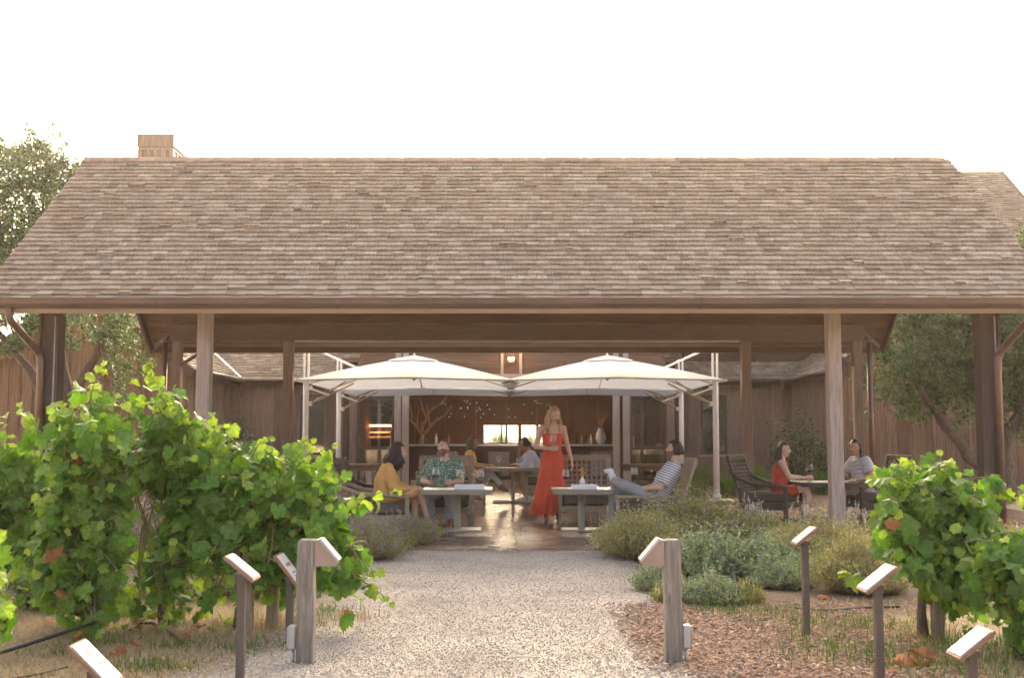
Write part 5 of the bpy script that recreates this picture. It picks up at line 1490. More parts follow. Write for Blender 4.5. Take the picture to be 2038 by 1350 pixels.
mb = MB(); hair_cap(mb, hc, HB, 1.0, .46, 1.13, -.6); locks(mb, hc, HB, 1.0, 85, .27, HR, 88, 272, .010, .016, .02); hair_obj(o, mb, M['hairdark'])
b = Body(5.42, 17.65, 196)
J = dict(pelvis=(.0, 0, .44), chest=(.03, 0, .71), shoulder=(.05, 0, .895), neck=(.07, 0, .965), head=(.12, 0, 1.085),
         shL=(.05, .165, .875), shR=(.05, -.165, .875), elL=(.02, .27, .64), wrL=(.24, .20, .60), elR=(.15, -.24, .66), wrR=(.36, -.16, .65),
         hipL=(.05, .085, .42), hipR=(.05, -.085, .42), knL=(.44, .09, .47), knR=(.44, -.09, .47), anL=(.42, .08, .10), anR=(.40, -.08, .10), toL=(.57, .08, .035), toR=(.55, -.08, .035))
o, P, HB, hc = make_person('smiling woman in a loose white blouse, half behind the timber post', b, J, M['skintan'], M['hairbrown'],
                           hands={'L': ((1, -.3, -.1), (0, 0, -1), .4, 1), 'R': ((1, .1, .2), (0, 0, -1), .4, -1)}, hd=(1, .28, -.05))
shirt(b, P, o, M['palestripe'], .36, .04, 1.0, 'blouse', .10, .006, 1.0, sl_grow=.045); trousers(b, P, o, M['dkcloth'] if 'dkcloth' in M else M['greytrouser'], .9, k_=1.0); shoes(P, o, M['sandal'], 1.12)
mb = MB(); hair_cap(mb, hc, HB, 1.0, .42, 1.13, -.6); locks(mb, hc, HB, 1.0, 40, .26, HR, 95, 150, .008, .013, .0); locks(mb, hc, HB, 1.0, 40, .06, HR, 140, 265, .008, .014, .0); hair_obj(o, mb, M['hairdark'])
MB().tube([P['wrL'] + Vector((.028 * cos(a), 0, .028 * sin(a))) for a in [k * .7 for k in range(10)]], .006, 6).build('wristwatch', M['steel'], o)
bpy.data.scenes.remove(WORK)
# ------------------------------------------------------------------ grape vines
def leaf_mesh(name, mat, seed, young=False):
    r_ = random.Random(seed)
    key = [(0, .62), (8, .53), (15, .55), (24, .43), (34, .49), (43, .51), (52, .575), (61, .50), (69, .50), (80, .42), (92, .47), (103, .475), (113, .525), (124, .455), (135, .46), (148, .42), (158, .36), (168, .27), (180, .12)]
    if young: key = [(a, .10 + r * .78) for a, r in key]
    half = []
    for i, (a, r) in enumerate(key):
        half.append((a, r * r_.uniform(.91, 1.07)))
    out = half + [(360 - a, r * r_.uniform(.91, 1.07)) for a, r in half[-2:0:-1]]
    c0 = Vector((0, .36)); fold = r_.uniform(-.28, .5); cup = r_.uniform(-.75, .4); bend = r_.uniform(-.5, .1); ph = r_.uniform(0, 6)
    def z(p, rr, a): return bend * max(0, p.y - .2) ** 2 + abs(p.x) * fold + cup * rr * rr * .9 + .035 * rr * sin(5 * radians(a) + ph) * 2.2 + .09 * rr * mnoise.noise(Vector((p.x * 5, p.y * 5, seed)))
    vs = [Vector((0, .36, 0))]; fs = []; n = len(out)
    for k_ in (.55, 1.0):
        for a, r in out:
            p = c0 + Vector((sin(radians(a)), cos(radians(a)))) * r * k_
            vs.append(Vector((p.x, p.y, z(p, r * k_, a))))
    for k in range(n):
        k2 = (k + 1) % n
        fs.append((0, 1 + k2, 1 + k)); fs.append((1 + k, 1 + k2, 1 + n + k2, 1 + n + k))
    # petiole
    b = len(vs); vs += [Vector((-.012, .2, .0)), Vector((.012, .2, 0)), Vector((.008, -.3, -.1)), Vector((-.008, -.3, -.1))]; fs.append((b, b + 1, b + 2, b + 3))
    mb = MB(); mb.add(vs, fs)
    return mb, mb.mesh(name, mat, True)
LEAF = [leaf_mesh('leaf', M['vleaf'], 10 + i) for i in range(12)]
YLEAF = [leaf_mesh('leaf', M['yleaf'], 30 + i, True) for i in range(4)]
RLEAF = [leaf_mesh('leaf', M['rleaf'], 50 + i) for i in range(3)]
def in_poly(px, py, poly):
    c = False; n = len(poly); j = n - 1
    for i in range(n):
        xi, yi = poly[i]; xj, yj = poly[j]
        if (yi > py) != (yj > py) and px < (xj - xi) * (py - yi) / (yj - yi) + xi: c = not c
        j = i
    return c
def project(p):
    v = p - Vector((0, 0, CAM_H))
    f = v.y * _c + v.z * _s; u = -v.y * _s + v.z * _c
    return 1019 + FPX * v.x / f, 675 - FPX * u / f
def leaf_matrix(p, size, rnd_, droop=.8, fac=.75, upw=.45):
    n = Vector((rnd_.gauss(0, .45), -fac + rnd_.gauss(0, .4), upw + rnd_.gauss(0, .35))).normalized()
    t_ = Vector((rnd_.gauss(0, .6), rnd_.gauss(0, .35) - .1, -droop + rnd_.gauss(0, .3)))
    t_ = (t_ - n * t_.dot(n)).normalized(); x = t_.cross(n)
    R = Matrix((x, t_, n)).transposed().to_4x4() @ Matrix.Scale(size, 4)
    R.translation = p
    return R
def make_vine(label, base, polys, nsh, trunk_h, size=(.075, .165), tall=(), depth=.35, stake=True, seed=1, heads=None, max_leaf=300, spacing=.052, stake_h=.95):
    """polys: outline of the foliage as seen in the photograph, measured at the vine's own distance"""
    rnd_ = random.Random(seed)
    bx_, by_ = base
    r = empty('grape_vine', (bx_, by_, 0), 0, label, 'grape vine', 'grape vines beside the path')
    O = Vector((bx_, by_, 0))
    tw = Vector((rnd_.uniform(-.05, .05), rnd_.uniform(-.04, .04), 0))
    head = Vector((0, 0, trunk_h))
    pts = [Vector((0, 0, -.03)), Vector((0, 0, trunk_h * .3)) + tw, Vector((0, 0, trunk_h * .65)) - tw * .7, head]
    tk = MB().tube(pts, [.042, .028, .026, .038], 10)
    for q in range(3): tk.tube([head, head + Vector((rnd_.uniform(-.25, .25), rnd_.uniform(-.1, .1), rnd_.uniform(.05, .2)))], [.035, .014], 8)
    tk.build('trunk', M['vinebark'], r, smooth=True)
    if stake:
        x = .075
        s_ = MB().box((x, -.05, stake_h / 2 - .05), (.07, .07, stake_h + .1)).build('stake', M['stake'], r, bevel=.006)
    leaves = []; canes = MB()
    allp = polys
    def inside(p):
        px, py = project(O + p)
        return any(in_poly(px, py, q) for q in allp)
    starts = heads or [head]
    x0 = min(p[0] for q in polys for p in q); x1 = max(p[0] for q in polys for p in q); y0 = min(p[1] for q in polys for p in q); y1 = max(p[1] for q in polys for p in q)
    made = 0; tries = 0
    while made < nsh and tries < nsh * 60:
        tries += 1
        px, py = rnd_.uniform(x0, x1), rnd_.uniform(y0, y1)
        if not any(in_poly(px, py, q) for q in polys): continue
        Y = by_ + rnd_.gauss(0, depth * .5)
        tp = at(px, py, Y) - O
        s0 = min(starts, key=lambda q: (q - tp).length + rnd_.uniform(0, .4)) + Vector((rnd_.uniform(-.15, .15), rnd_.uniform(-.1, .1), rnd_.uniform(-.05, .15)))
        mid = (s0 + tp) / 2 + Vector((rnd_.gauss(0, .08), rnd_.gauss(0, .08), abs(rnd_.gauss(.12, .08))))
        L_ = (tp - s0).length + .1
        n = max(3, int(L_ / spacing))
        path = [s0 * (1 - t_) ** 2 + mid * 2 * t_ * (1 - t_) + tp * t_ ** 2 for t_ in [k / n for k in range(n + 1)]]
        canes.tube(path[::2] if len(path) > 5 else path, .005, 4, False)
        for k, p in enumerate(path):
            if k / n < .18 or (k / n < .8 and rnd_.random() < .12): continue
            if not inside(p): continue
            t_ = k / n
            off = Vector((rnd_.gauss(0, .045), rnd_.gauss(-.02, .05), rnd_.gauss(0, .04)))
            sz = rnd_.uniform(*size) * (1 - .35 * max(0, t_ - .6))
            kind = 'y' if (t_ > .80 and rnd_.random() < .6) else ('r' if rnd_.random() < .004 else 'g')
            if kind == 'y': sz *= .62
            leaves.append((p + off, sz, kind))
        made += 1
    for shoot in tall:
        *pp, Y = shoot
        P3 = [at(a, c, Y + rnd_.uniform(-.05, .05)) - O for a, c in pp]
        tot = []
        for a, c in zip(P3[:-1], P3[1:]):
            for k in range(6): tot.append(a.lerp(c, k / 6))
        tot.append(P3[-1])
        canes.tube(tot, [.006 * (1 - .7 * i / len(tot)) for i in range(len(tot))], 5, False)
        L_ = sum((a - c).length for a, c in zip(tot[:-1], tot[1:])); n = max(4, int(L_ / .038))
        for k in range(n + 1):
            t_ = k / n; p = tot[min(len(tot) - 1, int(t_ * (len(tot) - 1)))]
            sz = size[1] * (1.0 - .68 * t_) * rnd_.uniform(.8, 1.05)
            leaves.append((p + Vector((rnd_.choice((-1, 1)) * sz * .35, rnd_.gauss(0, .02), rnd_.gauss(0, .015))), sz, 'y' if t_ > .45 else 'g'))
    if canes.v: tag(canes.build('canes', M['cane'], r, smooth=True), kind='stuff')
    leaves.sort(key=lambda q: q[0].y - q[1] * 4)
    rest = MB(); yr = MB()
    for i, (p, sz, kind) in enumerate(leaves):
        src = rnd_.choice({'g': LEAF, 'y': YLEAF, 'r': RLEAF}[kind])
        Mx = leaf_matrix(p, sz, rnd_, fac=rnd_.choice((.75, .7, .15, -.2)), upw=rnd_.choice((.45, .4, .95, .2)))
        if i < max_leaf: inst('leaf', src[1], r, Mx)
        else: (yr if kind == 'y' else rest).add([Mx @ Vector(v) for v in src[0].v], src[0].f)
    if rest.v: tag(rest.build('foliage', M['vleaf'], r, smooth=True), kind='stuff')
    if yr.v: tag(yr.build('young_foliage', M['yleaf'], r, smooth=True), kind='stuff')
    return r
def V3(x, y, z): return Vector((x, y, z))
vb = gp(175, 1258)
make_vine('grape vine at the far left edge behind the others, reaching to the eave post', (at(40, 1000, 8.7).x, 8.7), [[(-90, 800), (-20, 790), (15, 795), (45, 830), (100, 850), (140, 880), (170, 1000), (150, 1130), (100, 1210), (0, 1225), (-90, 1225)]],
          95, .55, seed=2, heads=[V3(-.2, 0, .6), V3(.25, 0, .6)])
make_vine('grape vine on a short trunk behind the large white sign, above the dry grass', (vb.x, vb.y), [[(110, 880), (125, 805), (180, 770), (205, 760), (235, 815), (262, 870), (268, 925), (245, 950), (252, 1050), (262, 1180), (240, 1275), (160, 1272), (120, 1235), (60, 1200), (30, 1100), (70, 950)]],
          120, .5, seed=3, tall=[((190, 850), (180, 790), (188, 762), (205, 742), (214, 722), 7.5), ((140, 850), (130, 810), (140, 800), 7.5), ((95, 890), (60, 830), (45, 800), 7.4), ((230, 850), (245, 810), (238, 790), 7.5)], heads=[V3(-.1, 0, .5), V3(.1, 0, .75)])
make_vine('grape vine with one tall upright shoot, in the middle of the left row', (at(330, 1200, 7.9).x, 7.9), [[(235, 840), (275, 810), (290, 770), (330, 760), (352, 800), (362, 850), (400, 838), (440, 845), (470, 890), (470, 1000), (440, 1150), (400, 1240), (330, 1250), (250, 1225), (290, 1130), (330, 1080), (345, 985), (300, 925), (255, 920)]],
          115, .6, seed=4, tall=[((320, 860), (335, 790), (318, 760), (303, 735), (292, 715), 7.8), ((350, 850), (345, 800), (325, 770), 7.75), ((410, 880), (402, 850), (408, 830), 7.7), ((270, 850), (262, 815), (270, 795), 7.7), ((385, 900), (372, 850), (380, 825), 7.7)], heads=[V3(-.15, 0, .75), V3(.2, 0, .75)], stake=False)
vd = gp(458, 1256)
make_vine('grape vine tied to a weathered stake next to the path, low branch reaching right', (vd.x + .05, vd.y), [[(425, 850), (462, 855), (500, 888), (560, 880), (620, 895), (650, 930), (690, 972), (690, 1060), (665, 1130), (600, 1170), (520, 1205), (440, 1228), (400, 1215), (425, 980)], [(615, 1110), (680, 1090), (740, 1120), (772, 1160), (740, 1222), (690, 1195), (630, 1165)]],
          130, .62, seed=5, tall=[((650, 1010), (700, 1000), (745, 985), (800, 972), 7.6), ((640, 930), (665, 900), (640, 890), 7.6), ((455, 880), (450, 850), (445, 838), 7.6), ((500, 910), (515, 885), (540, 868), 7.5), ((590, 910), (600, 880), (630, 872), 7.5), ((680, 1130), (740, 1170), (775, 1195), 7.5)], heads=[V3(.1, 0, .8), V3(.45, 0, .75), V3(.6, -.05, .5)], spacing=.05)
make_vine('yellow green grape vine nearest the camera, cut off by the left edge', (-2.35, 4.6), [[(-120, 1040), (8, 1040), (28, 1090), (22, 1180), (28, 1250), (-120, 1320)]], 26, .5, seed=6, size=(.10, .15), stake=False, depth=.2)
vr = gp(1838, 1272)
make_vine('grape vine on a stake right of the path with a few dry leaves', (vr.x, vr.y), [[(1735, 940), (1760, 918), (1782, 960), (1800, 985), (1790, 925), (1812, 925), (1840, 945), (1872, 905), (1900, 930), (1960, 965), (1985, 1010), (1975, 1080), (1985, 1150), (1960, 1235), (1900, 1262), (1868, 1200), (1840, 1150), (1790, 1140), (1750, 1060), (1762, 1000)]],
          150, .55, seed=7, tall=[((1870, 960), (1868, 920), (1872, 902), 7.3), ((1780, 1000), (1755, 950), (1742, 925), 7.3), ((1800, 1000), (1788, 930), (1805, 912), (1822, 930), 7.2), ((1720, 1160), (1705, 1140), (1692, 1120), 7.3), ((1900, 960), (1960, 950), (2010, 975), (2050, 1000), 7.4)], heads=[V3(-.1, 0, .65), V3(.15, 0, .7)], stake_h=1.02)
make_vine('grape vine cut off by the right edge of the view, long arching cane', (at(2030, 1200, 6.7).x, 6.7), [[(1935, 1085), (1990, 1062), (2060, 1060), (2110, 1200), (2090, 1300), (2015, 1292), (2000, 1222), (1945, 1215), (1925, 1150)]], 85, .5, seed=8, stake=False, depth=.25,
          tall=[((1960, 1130), (1975, 1150), (2000, 1180), (2040, 1230), 6.6), ((2040, 1000), (2030, 975), 7.0)])

# ------------------------------------------------------------------ shrubs made of stems and small leaves
def shrub_mesh(name, mats, seed, R, H, ns, nl, ll, lw, flower=0.0, up=.55, base=.35, stem_mi=1):
    r_ = random.Random(seed); mb = MB()
    for k in range(ns):
        az = r_.uniform(0, 2 * pi); rad = sqrt(r_.random())
        b = Vector((cos(az), sin(az), 0)) * R * base * rad
        out = Vector((cos(az + r_.gauss(0, .4)), sin(az + r_.gauss(0, .4)), 0)) * R * rad * r_.uniform(.6, 1.05)
        h = H * (1 - .55 * rad ** 2) * r_.choice((r_.uniform(.5, .95), r_.uniform(.75, 1.0), r_.uniform(.8, 1.3)))
        tp = out + Vector((0, 0, h)); mid = (b + tp) / 2 + Vector((out.x * .12, out.y * .12, -h * .05 + r_.gauss(0, .02)))
        w = Vector((-sin(az), cos(az), 0)) * .003
        mb.add([b - w, b + w, mid + w, mid - w, tp], [(0, 1, 2, 3), (3, 2, 4)], stem_mi)
        for j in range(nl):
            t_ = .25 + .75 * (j + r_.random()) / nl
            p = b * (1 - t_) ** 2 + mid * 2 * t_ * (1 - t_) + tp * t_ ** 2
            d = Vector((r_.gauss(0, 1), r_.gauss(0, 1), r_.gauss(up, .6))).normalized()
            s = d.orthogonal().normalized(); s = (Matrix.Rotation(r_.uniform(0, 6.28), 3, d) @ s)
            L_ = ll * r_.uniform(.6, 1.2); W_ = lw * r_.uniform(.7, 1.2)
            mb.add([p, p + d * L_ * .5 + s * W_, p + d * L_, p + d * L_ * .5 - s * W_], [(0, 1, 2, 3)], 0)
        if r_.random() < flower:
            for j in range(5):
                p = tp + Vector((r_.gauss(0, .004), r_.gauss(0, .004), -.055 + .022 * j))
                a = r_.uniform(0, 6.28); s = Vector((cos(a), sin(a), .2)) * .009
                mb.add([p - s, p + Vector((0, 0, -.01)), p + s, p + Vector((0, 0, .016))], [(0, 1, 2, 3)], 2)
    return mb.mesh(name, mats)
LAV = [shrub_mesh('lavender', [M['lav'], M['drystem'], M['purple']], 40 + i, .5, .52, 1300, 9, .045, .005, .01, .9) for i in range(2)]
LAVP = [shrub_mesh('flowering_lavender', [M['lav'], M['drystem'], M['purple']], 44 + i, .5, .55, 1100, 8, .05, .0045, .22, .9) for i in range(2)]
SAGE = [shrub_mesh('sage', [M['sage'], M['drystem'], M['purple']], 50 + i, .45, .40, 650, 12, .040, .009, .02, .6) for i in range(2)]
YAR = [shrub_mesh('low_shrub', [M['yarrow'], M['drystem'], M['whiteflower']], 60 + i, .4, .34, 560, 14, .030, .009, .06, .5) for i in range(2)]
WHT = shrub_mesh('white_flower_clump', [M['sage'], M['drystem'], M['whiteflower']], 66, .3, .62, 80, 4, .03, .008, .9, .7)
def shrub(name, me, x, y, sx, sz, rz, label, cat, group=None):
    o = inst(name, me); o.location = (x, y, -.01); o.scale = (sx, sx, sz); o.rotation_euler = (0, 0, rz)
    return tag(o, label, cat, group)
def pxs(name, me, px, py, w, h, label, cat, group=None, base=1.0):
    """px, py: foot of the plant in the photograph; w, h: its width and height there"""
    g_ = gp(px, py); s = 2268.0 / g_.y
    bw_ = max(v.co.x for v in me.vertices) - min(v.co.x for v in me.vertices); bh_ = max(v.co.z for v in me.vertices)
    return shrub(name, me, g_.x, g_.y, w / s / bw_, h / s / bh_, U(0, 6.28), label, cat, group)
G1 = 'low shrubs in the bed right of the path'
for i, (me, nm, px, py, w, h, lab) in enumerate([
    (LAV[0], 'lavender_bush', 1275, 1112, 190, 125, 'green lavender bush at the path edge in front of the man in stripes'),
    (LAV[1], 'lavender_bush', 1385, 1085, 280, 125, 'wide yellowish lavender bush in front of the grey armchair'),
    (YAR[0], 'low_shrub', 1520, 1090, 190, 75, 'low brownish shrub between the two larger bushes'),
    (LAV[0], 'lavender_bush', 1640, 1135, 250, 130, 'large lavender bush in front of the timber post on the right'),
    (LAV[1], 'lavender_bush', 1710, 1180, 200, 150, 'lavender bush beside the right hand vine'),
    (SAGE[0], 'sage_bush', 1410, 1150, 210, 115, 'grey green sage bush behind the right path light'),
    (SAGE[1], 'sage_bush', 1510, 1155, 200, 110, 'grey green sage bush in the middle of the bed'),
    (SAGE[0], 'sage_bush', 1310, 1178, 110, 70, 'small bluish sage bush at the curve of the path'),
    (SAGE[1], 'sage_bush', 1420, 1205, 130, 80, 'sage bush just right of the wooden path light'),
    (YAR[1], 'low_shrub', 1345, 1200, 100, 55, 'yellow green low shrub at the gravel edge'),
    (YAR[0], 'low_shrub', 1480, 1205, 90, 60, 'straw coloured low shrub beside the sage'),
    (SAGE[0], 'sage_bush', 1560, 1170, 140, 65, 'sage bush left of the small sign post'),
    (YAR[1], 'low_shrub', 1340, 1130, 120, 60, 'low shrub between lavender and path light'),
    (YAR[0], 'low_shrub', 1760, 1180, 100, 50, 'low shrub at the foot of the right vine'),
    (LAV[0], 'lavender_bush', 1240, 1090, 110, 65, 'narrow lavender tuft at the terrace corner'),
    (LAV[1], 'lavender_bush', 1565, 1120, 160, 85, 'yellowish lavender tuft behind the sage'),
]):
    pxs(nm, me, px, py, w * 1.2, h * 1.05, lab, 'shrub', G1)
G2 = 'lavender along the left side of the path'
for i, (me, px, py, w, h, lab) in enumerate([
    (LAVP[0], 735, 1115, 190, 110, 'purple flowering lavender bush beside the low vine branch'),
    (LAVP[1], 800, 1085, 170, 75, 'green lavender bush in front of the woman in mustard'),
    (LAVP[1], 690, 1090, 150, 110, 'lavender bush half behind the vine leaves'),
    (LAV[0], 845, 1070, 90, 45, 'short lavender tuft at the feet of the woman in mustard'),
    (LAV[1], 600, 1120, 220, 140, 'lavender bush hidden behind the left vine row'),
    (LAVP[0], 300, 1120, 220, 190, 'brownish lavender bush seen through the gap in the vines'),
    (LAV[0], 380, 1190, 230, 120, 'dry lavender bush under the middle of the vine row'),
    (SAGE[0], 140, 1205, 260, 120, 'dark low bush behind the far left vine trunk'),
    (SAGE[1], 520, 1185, 230, 110, 'grey green low bush behind the bare stake'),
    (SAGE[0], 650, 1170, 190, 90, 'grey green low bush behind the left path light'),
]):
    pxs('lavender_bush', me, px, py, w, h, lab, 'shrub', G2)
for px, py, w, h, lab in ((1500, 1062, 90, 85, 'white flowered stems in front of the dark armchair'), (1615, 1062, 110, 80, 'white flowered stems in front of the low dark table'), (1700, 1062, 90, 70, 'white flowered stems right of the timber post')):
    pxs('flower_clump', WHT, px, py, w, h, lab, 'flowers', 'white flowered stems by the terrace')
pxs('low_shrub', YAR[0], 1995, 1150, 170, 130, 'yellowing shrub behind the vine at the right edge', 'shrub')
# shrubs and grasses along the building
BSH = [shrub_mesh('shrub', [M['sleaf'], M['drystem']], 70 + i, .75, 2.1, 420, 16, .075, .018, 0, .4, .3) for i in range(2)]
def wall_shrub(me, px, pytop, Y, w, label):
    t_ = at(px, pytop, Y); s = 2268.0 / Y; bh_ = max(v.co.z for v in me.vertices); bw_ = max(v.co.x for v in me.vertices) - min(v.co.x for v in me.vertices)
    return shrub('wall_shrub', me, t_.x, Y, w / s / bw_, t_.z / bh_, U(0, 6), label, 'shrub')
wall_shrub(BSH[0], 470, 798, 28.6, 130, 'dark leafy shrub against the left courtyard wall')
wall_shrub(BSH[1], 1588, 795, 25.5, 135, 'dark leafy shrub against the right courtyard wall')
wall_shrub(BSH[0], 1640, 860, 27.5, 90, 'lower shrub behind the timber post')
def grass_mesh(name, mat, seed, n, H, R, w=.006, lean_=.5):
    r_ = random.Random(seed); mb = MB()
    for k in range(n):
        a = r_.uniform(0, 6.28); rr = R * .35 * sqrt(r_.random()); b = Vector((cos(a) * rr, sin(a) * rr, 0))
        h = H * r_.uniform(.55, 1.1); o_ = Vector((cos(a), sin(a), 0)) * r_.uniform(.1, 1) * R * lean_ * 1.6
        tp = b + o_ + Vector((0, 0, h)); mid = b + o_ * .35 + Vector((0, 0, h * .62)); s = Vector((-sin(a), cos(a), 0)) * w
        mb.add([b - s, b + s, mid + s * .8, mid - s * .8, tp], [(0, 1, 2, 3), (3, 2, 4)])
    return mb.mesh(name, mat)
GR = [grass_mesh('grass_tuft', M['greengrass'], 80 + i, 320, .85, .5) for i in range(2)]
for i, (px, py, w, h, lab) in enumerate(((1392, 985, 110, 75, 'green grass tuft by the right umbrella mast'), (1450, 990, 90, 60, 'green grass tuft left of the dark armchair'), (1375, 1000, 80, 60, 'small grass tuft beside the striped shirt'), (1500, 985, 110, 70, 'grass tuft behind the woman in the red top'), (1640, 985, 120, 60, 'grass tuft behind the timber post'), (870, 985, 70, 55, 'green grass tuft behind the man in green'), (985, 962, 50, 45, 'clipped green grass beside the back table'))):
    pxs('grass_tuft', GR[i % 2], px, py, w, h, lab, 'ornamental grass', 'grass tufts along the terrace')
DG = grass_mesh('seed_grass', M['drystem'], 90, 26, .8, .45, .004, .7)
pxs('seed_grass', DG, 1395, 1030, 110, 130, 'thin pale grass stems rising from the lavender bush', 'ornamental grass')
pxs('seed_grass', DG, 1195, 1085, 110, 110, 'thin dry grass stems leaning over the terrace corner', 'ornamental grass')
pot = empty('planter', (-1.30, 16.9, .012), 0, 'small potted plant with pale flowers between the woman in mustard and the man in green', 'planter')
MB().lathe([(0, 0), (.13, 0), (.16, .42), (.15, .42), (.14, .4), (0, .4)], seg=16).build('pot', M['post'], pot, smooth=True)
q = inst('foliage', shrub_mesh('potted', [M['sage'], M['drystem'], M['whiteflower']], 95, .2, .36, 160, 8, .05, .012, .5), pot); q.location = (0, 0, .38)

# ------------------------------------------------------------------ trees
def tree(label, base, limbs, blobs, seed, nleaf, ll=.075, lw=.014, mat='oleaf', twig=.35):
    r_ = random.Random(seed)
    r = empty('olive_tree', base, 0, label, 'tree', 'trees beside the pavilion')
    O = Vector(base); mb = MB(); ends = []
    for pts, r0, r1 in limbs:
        P = [Vector(p) - O for p in pts]; out = []
        for a, b in zip(P[:-1], P[1:]):
            for k in range(4): out.append(a.lerp(b, k / 4) + Vector((r_.gauss(0, .025), r_.gauss(0, .025), r_.gauss(0, .02))))
        out.append(P[-1]); mb.tube(out, [r0 + (r1 - r0) * i / (len(out) - 1) for i in range(len(out))], 9); ends.append(out[-1])
    lf = MB()
    tot = sum(b[1][0] * b[1][1] * b[1][2] for b in blobs) ** 1.0
    for c, rad in blobs:
        c = Vector(c) - O
        e = min(ends, key=lambda q: (q - c).length)
        mb.tube([e, e.lerp(c, .5) + Vector((0, 0, .1)), c], [.04, .025, .01], 6)
        n = int(nleaf * rad[0] * rad[1] * rad[2] / tot)
        ncl = max(6, n // 70)
        for k in range(ncl):
            while True:
                d = Vector((r_.uniform(-1, 1), r_.uniform(-1, 1), r_.uniform(-1, 1)))
                if .2 < d.length < 1: break
            if r_.random() < .55: d = d.normalized() * r_.uniform(.7, 1.05)
            p = c + Vector((d.x * rad[0], d.y * rad[1], d.z * rad[2]))
            dirn = (Vector((d.x, d.y, d.z + .25)) + Vector((r_.gauss(0, .4), r_.gauss(0, .4), r_.gauss(0, .4)))).normalized()
            tl = twig * r_.uniform(.6, 1.2)
            if k % 4 == 0: mb.tube([c.lerp(p, .35), p, p + dirn * tl], [.008, .006, .002], 4, False)
            for j in range(n // ncl):
                q = p + dirn * tl * r_.random() + Vector((r_.gauss(0, .07), r_.gauss(0, .07), r_.gauss(0, .06)))
                dd = (dirn * .6 + Vector((r_.gauss(0, .7), r_.gauss(0, .7), r_.gauss(-.1, .7)))).normalized()
                s = Matrix.Rotation(r_.uniform(0, 6.28), 3, dd) @ dd.orthogonal().normalized()
                L_ = ll * r_.uniform(.7, 1.2)
                lf.add([q, q + dd * L_ * .45 + s * lw, q + dd * L_, q + dd * L_ * .45 - s * lw], [(0, 1, 2, 3)])
    mb.build('trunk', M['trunk'], r, smooth=True)
    tag(lf.build('crown', M[mat], r), kind='stuff')
    return r
A = lambda px, py, Y: tuple(at(px, py, Y))
tree('olive tree left of the pavilion, its crown rising above the roof edge', (-9.0, 21.6, 0), [((A(130, 990, 21.6)[0], 21.6, 0), A(120, 860, 21.6), A(165, 770, 21.6), A(205, 680, 21.5)), ((A(120, 860, 21.6)), A(60, 740, 21.7), A(-20, 640, 22)), (A(165, 770, 21.6), A(110, 640, 22), A(90, 480, 22.5))] and
     [([(-8.85, 21.6, 0), A(120, 860, 21.6), A(165, 760, 21.6), A(200, 670, 21.5)], .16, .05), ([A(120, 860, 21.6), A(60, 740, 21.7), A(-20, 640, 22)], .12, .05), ([A(140, 800, 21.6), A(100, 640, 22), A(80, 480, 22.5)], .11, .05)],
     [(A(60, 420, 22.5), (1.15, 1.2, 1.2)), (A(130, 480, 22.3), (.7, .9, 1.5)), (A(-60, 440, 23), (1.2, 1.2, 1.6)), (A(135, 375, 22.6), (.5, .5, .6)), (A(95, 300, 22.6), (.5, .5, .4)), (A(240, 690, 21.4), (.45, .5, .45)), (A(190, 660, 21.6), (.72, .7, .42)), (A(20, 660, 21.8), (.5, .7, .5)), (A(20, 560, 22.2), (1.0, 1.0, .9)), (A(215, 760, 22), (.35, .4, .4)), (A(30, 340, 22.5), (.7, .8, .45))],
     5, 60000, .09, .02)
tree('olive tree right of the pavilion with a leaning trunk in front of the board wall', (9.4, 21.8, 0), [([(9.35, 21.8, 0), A(1960, 940, 21.8), A(1900, 870, 21.7), A(1845, 800, 21.6), A(1800, 720, 21.6)], .14, .05), ([(9.5, 21.9, 0), A(2000, 900, 21.9), A(2030, 800, 22), A(2080, 680, 22)], .17, .07), ([A(2000, 900, 21.9), A(1985, 800, 22.2), A(1950, 680, 22.4)], .11, .05)],
     [(A(1850, 690, 21.8), (1.0, .9, .75)), (A(1790, 740, 21.6), (.65, .7, .5)), (A(1950, 700, 22), (1.0, .9, 1.0)), (A(1900, 790, 21.7), (.9, .7, .5)), (A(2040, 740, 22), (.9, .8, 1.1)), (A(1760, 810, 21.5), (.35, .5, .3)), (A(2080, 560, 22.5), (.62, .9, 1.0)), (A(1870, 620, 22.2), (1.1, 1., .5)), (A(2090, 690, 22), (1.0, 1.0, 1.2))],
     9, 56000, .09, .02)

for i, (x, y, h) in enumerate(((-2.0, 56, 1.42), (-.6, 58, 1.5), (.9, 56, 1.36), (2.2, 59, 1.5), (3.4, 57, 1.45), (-3.4, 58, 1.4))):  # bushes added to cut the window glare reflected on the terrace
    o = shrub('added_bush', SAGE[i % 2], x, y, 1.9, h / .42, U(0, 6), 'far green bush added in the field to darken the bar windows', 'bush', 'far bushes added behind the bar windows to darken them')
# ------------------------------------------------------------------ loose material on the ground
def on_path(x, y): return interp_edge(PATH_L, y) < x < interp_edge(PATH_R, y)
def stones(n, name, label, mat, region, smin, smax, flat=.6):
    mb = MB(); k = 0
    while k < n:
        x, y = region(); s = U(smin, smax)
        a = U(0, 6.28); ca, sa = cos(a) * s, sin(a) * s; q = U(.6, 1)
        c = Vector((x, y, .008 + s * flat * .35))
        j = lambda: U(.75, 1.2)
        vs = [c + Vector((ca * j(), sa * j(), 0)), c + Vector((-sa * q * j(), ca * q * j(), 0)), c + Vector((-ca * j(), -sa * j(), 0)), c + Vector((sa * q * j(), -ca * q * j(), 0)), c + Vector((ca * .3 * j(), sa * .3, s * flat)), c + Vector((-ca * .3, -sa * .3 * j(), s * flat * j()))]
        mb.add(vs, [(0, 1, 5, 4), (1, 2, 5), (2, 3, 5), (3, 0, 4), (3, 4, 5), ])
        k += 1
    return tag(mb.build(name, mat), label, None, None, 'stuff')
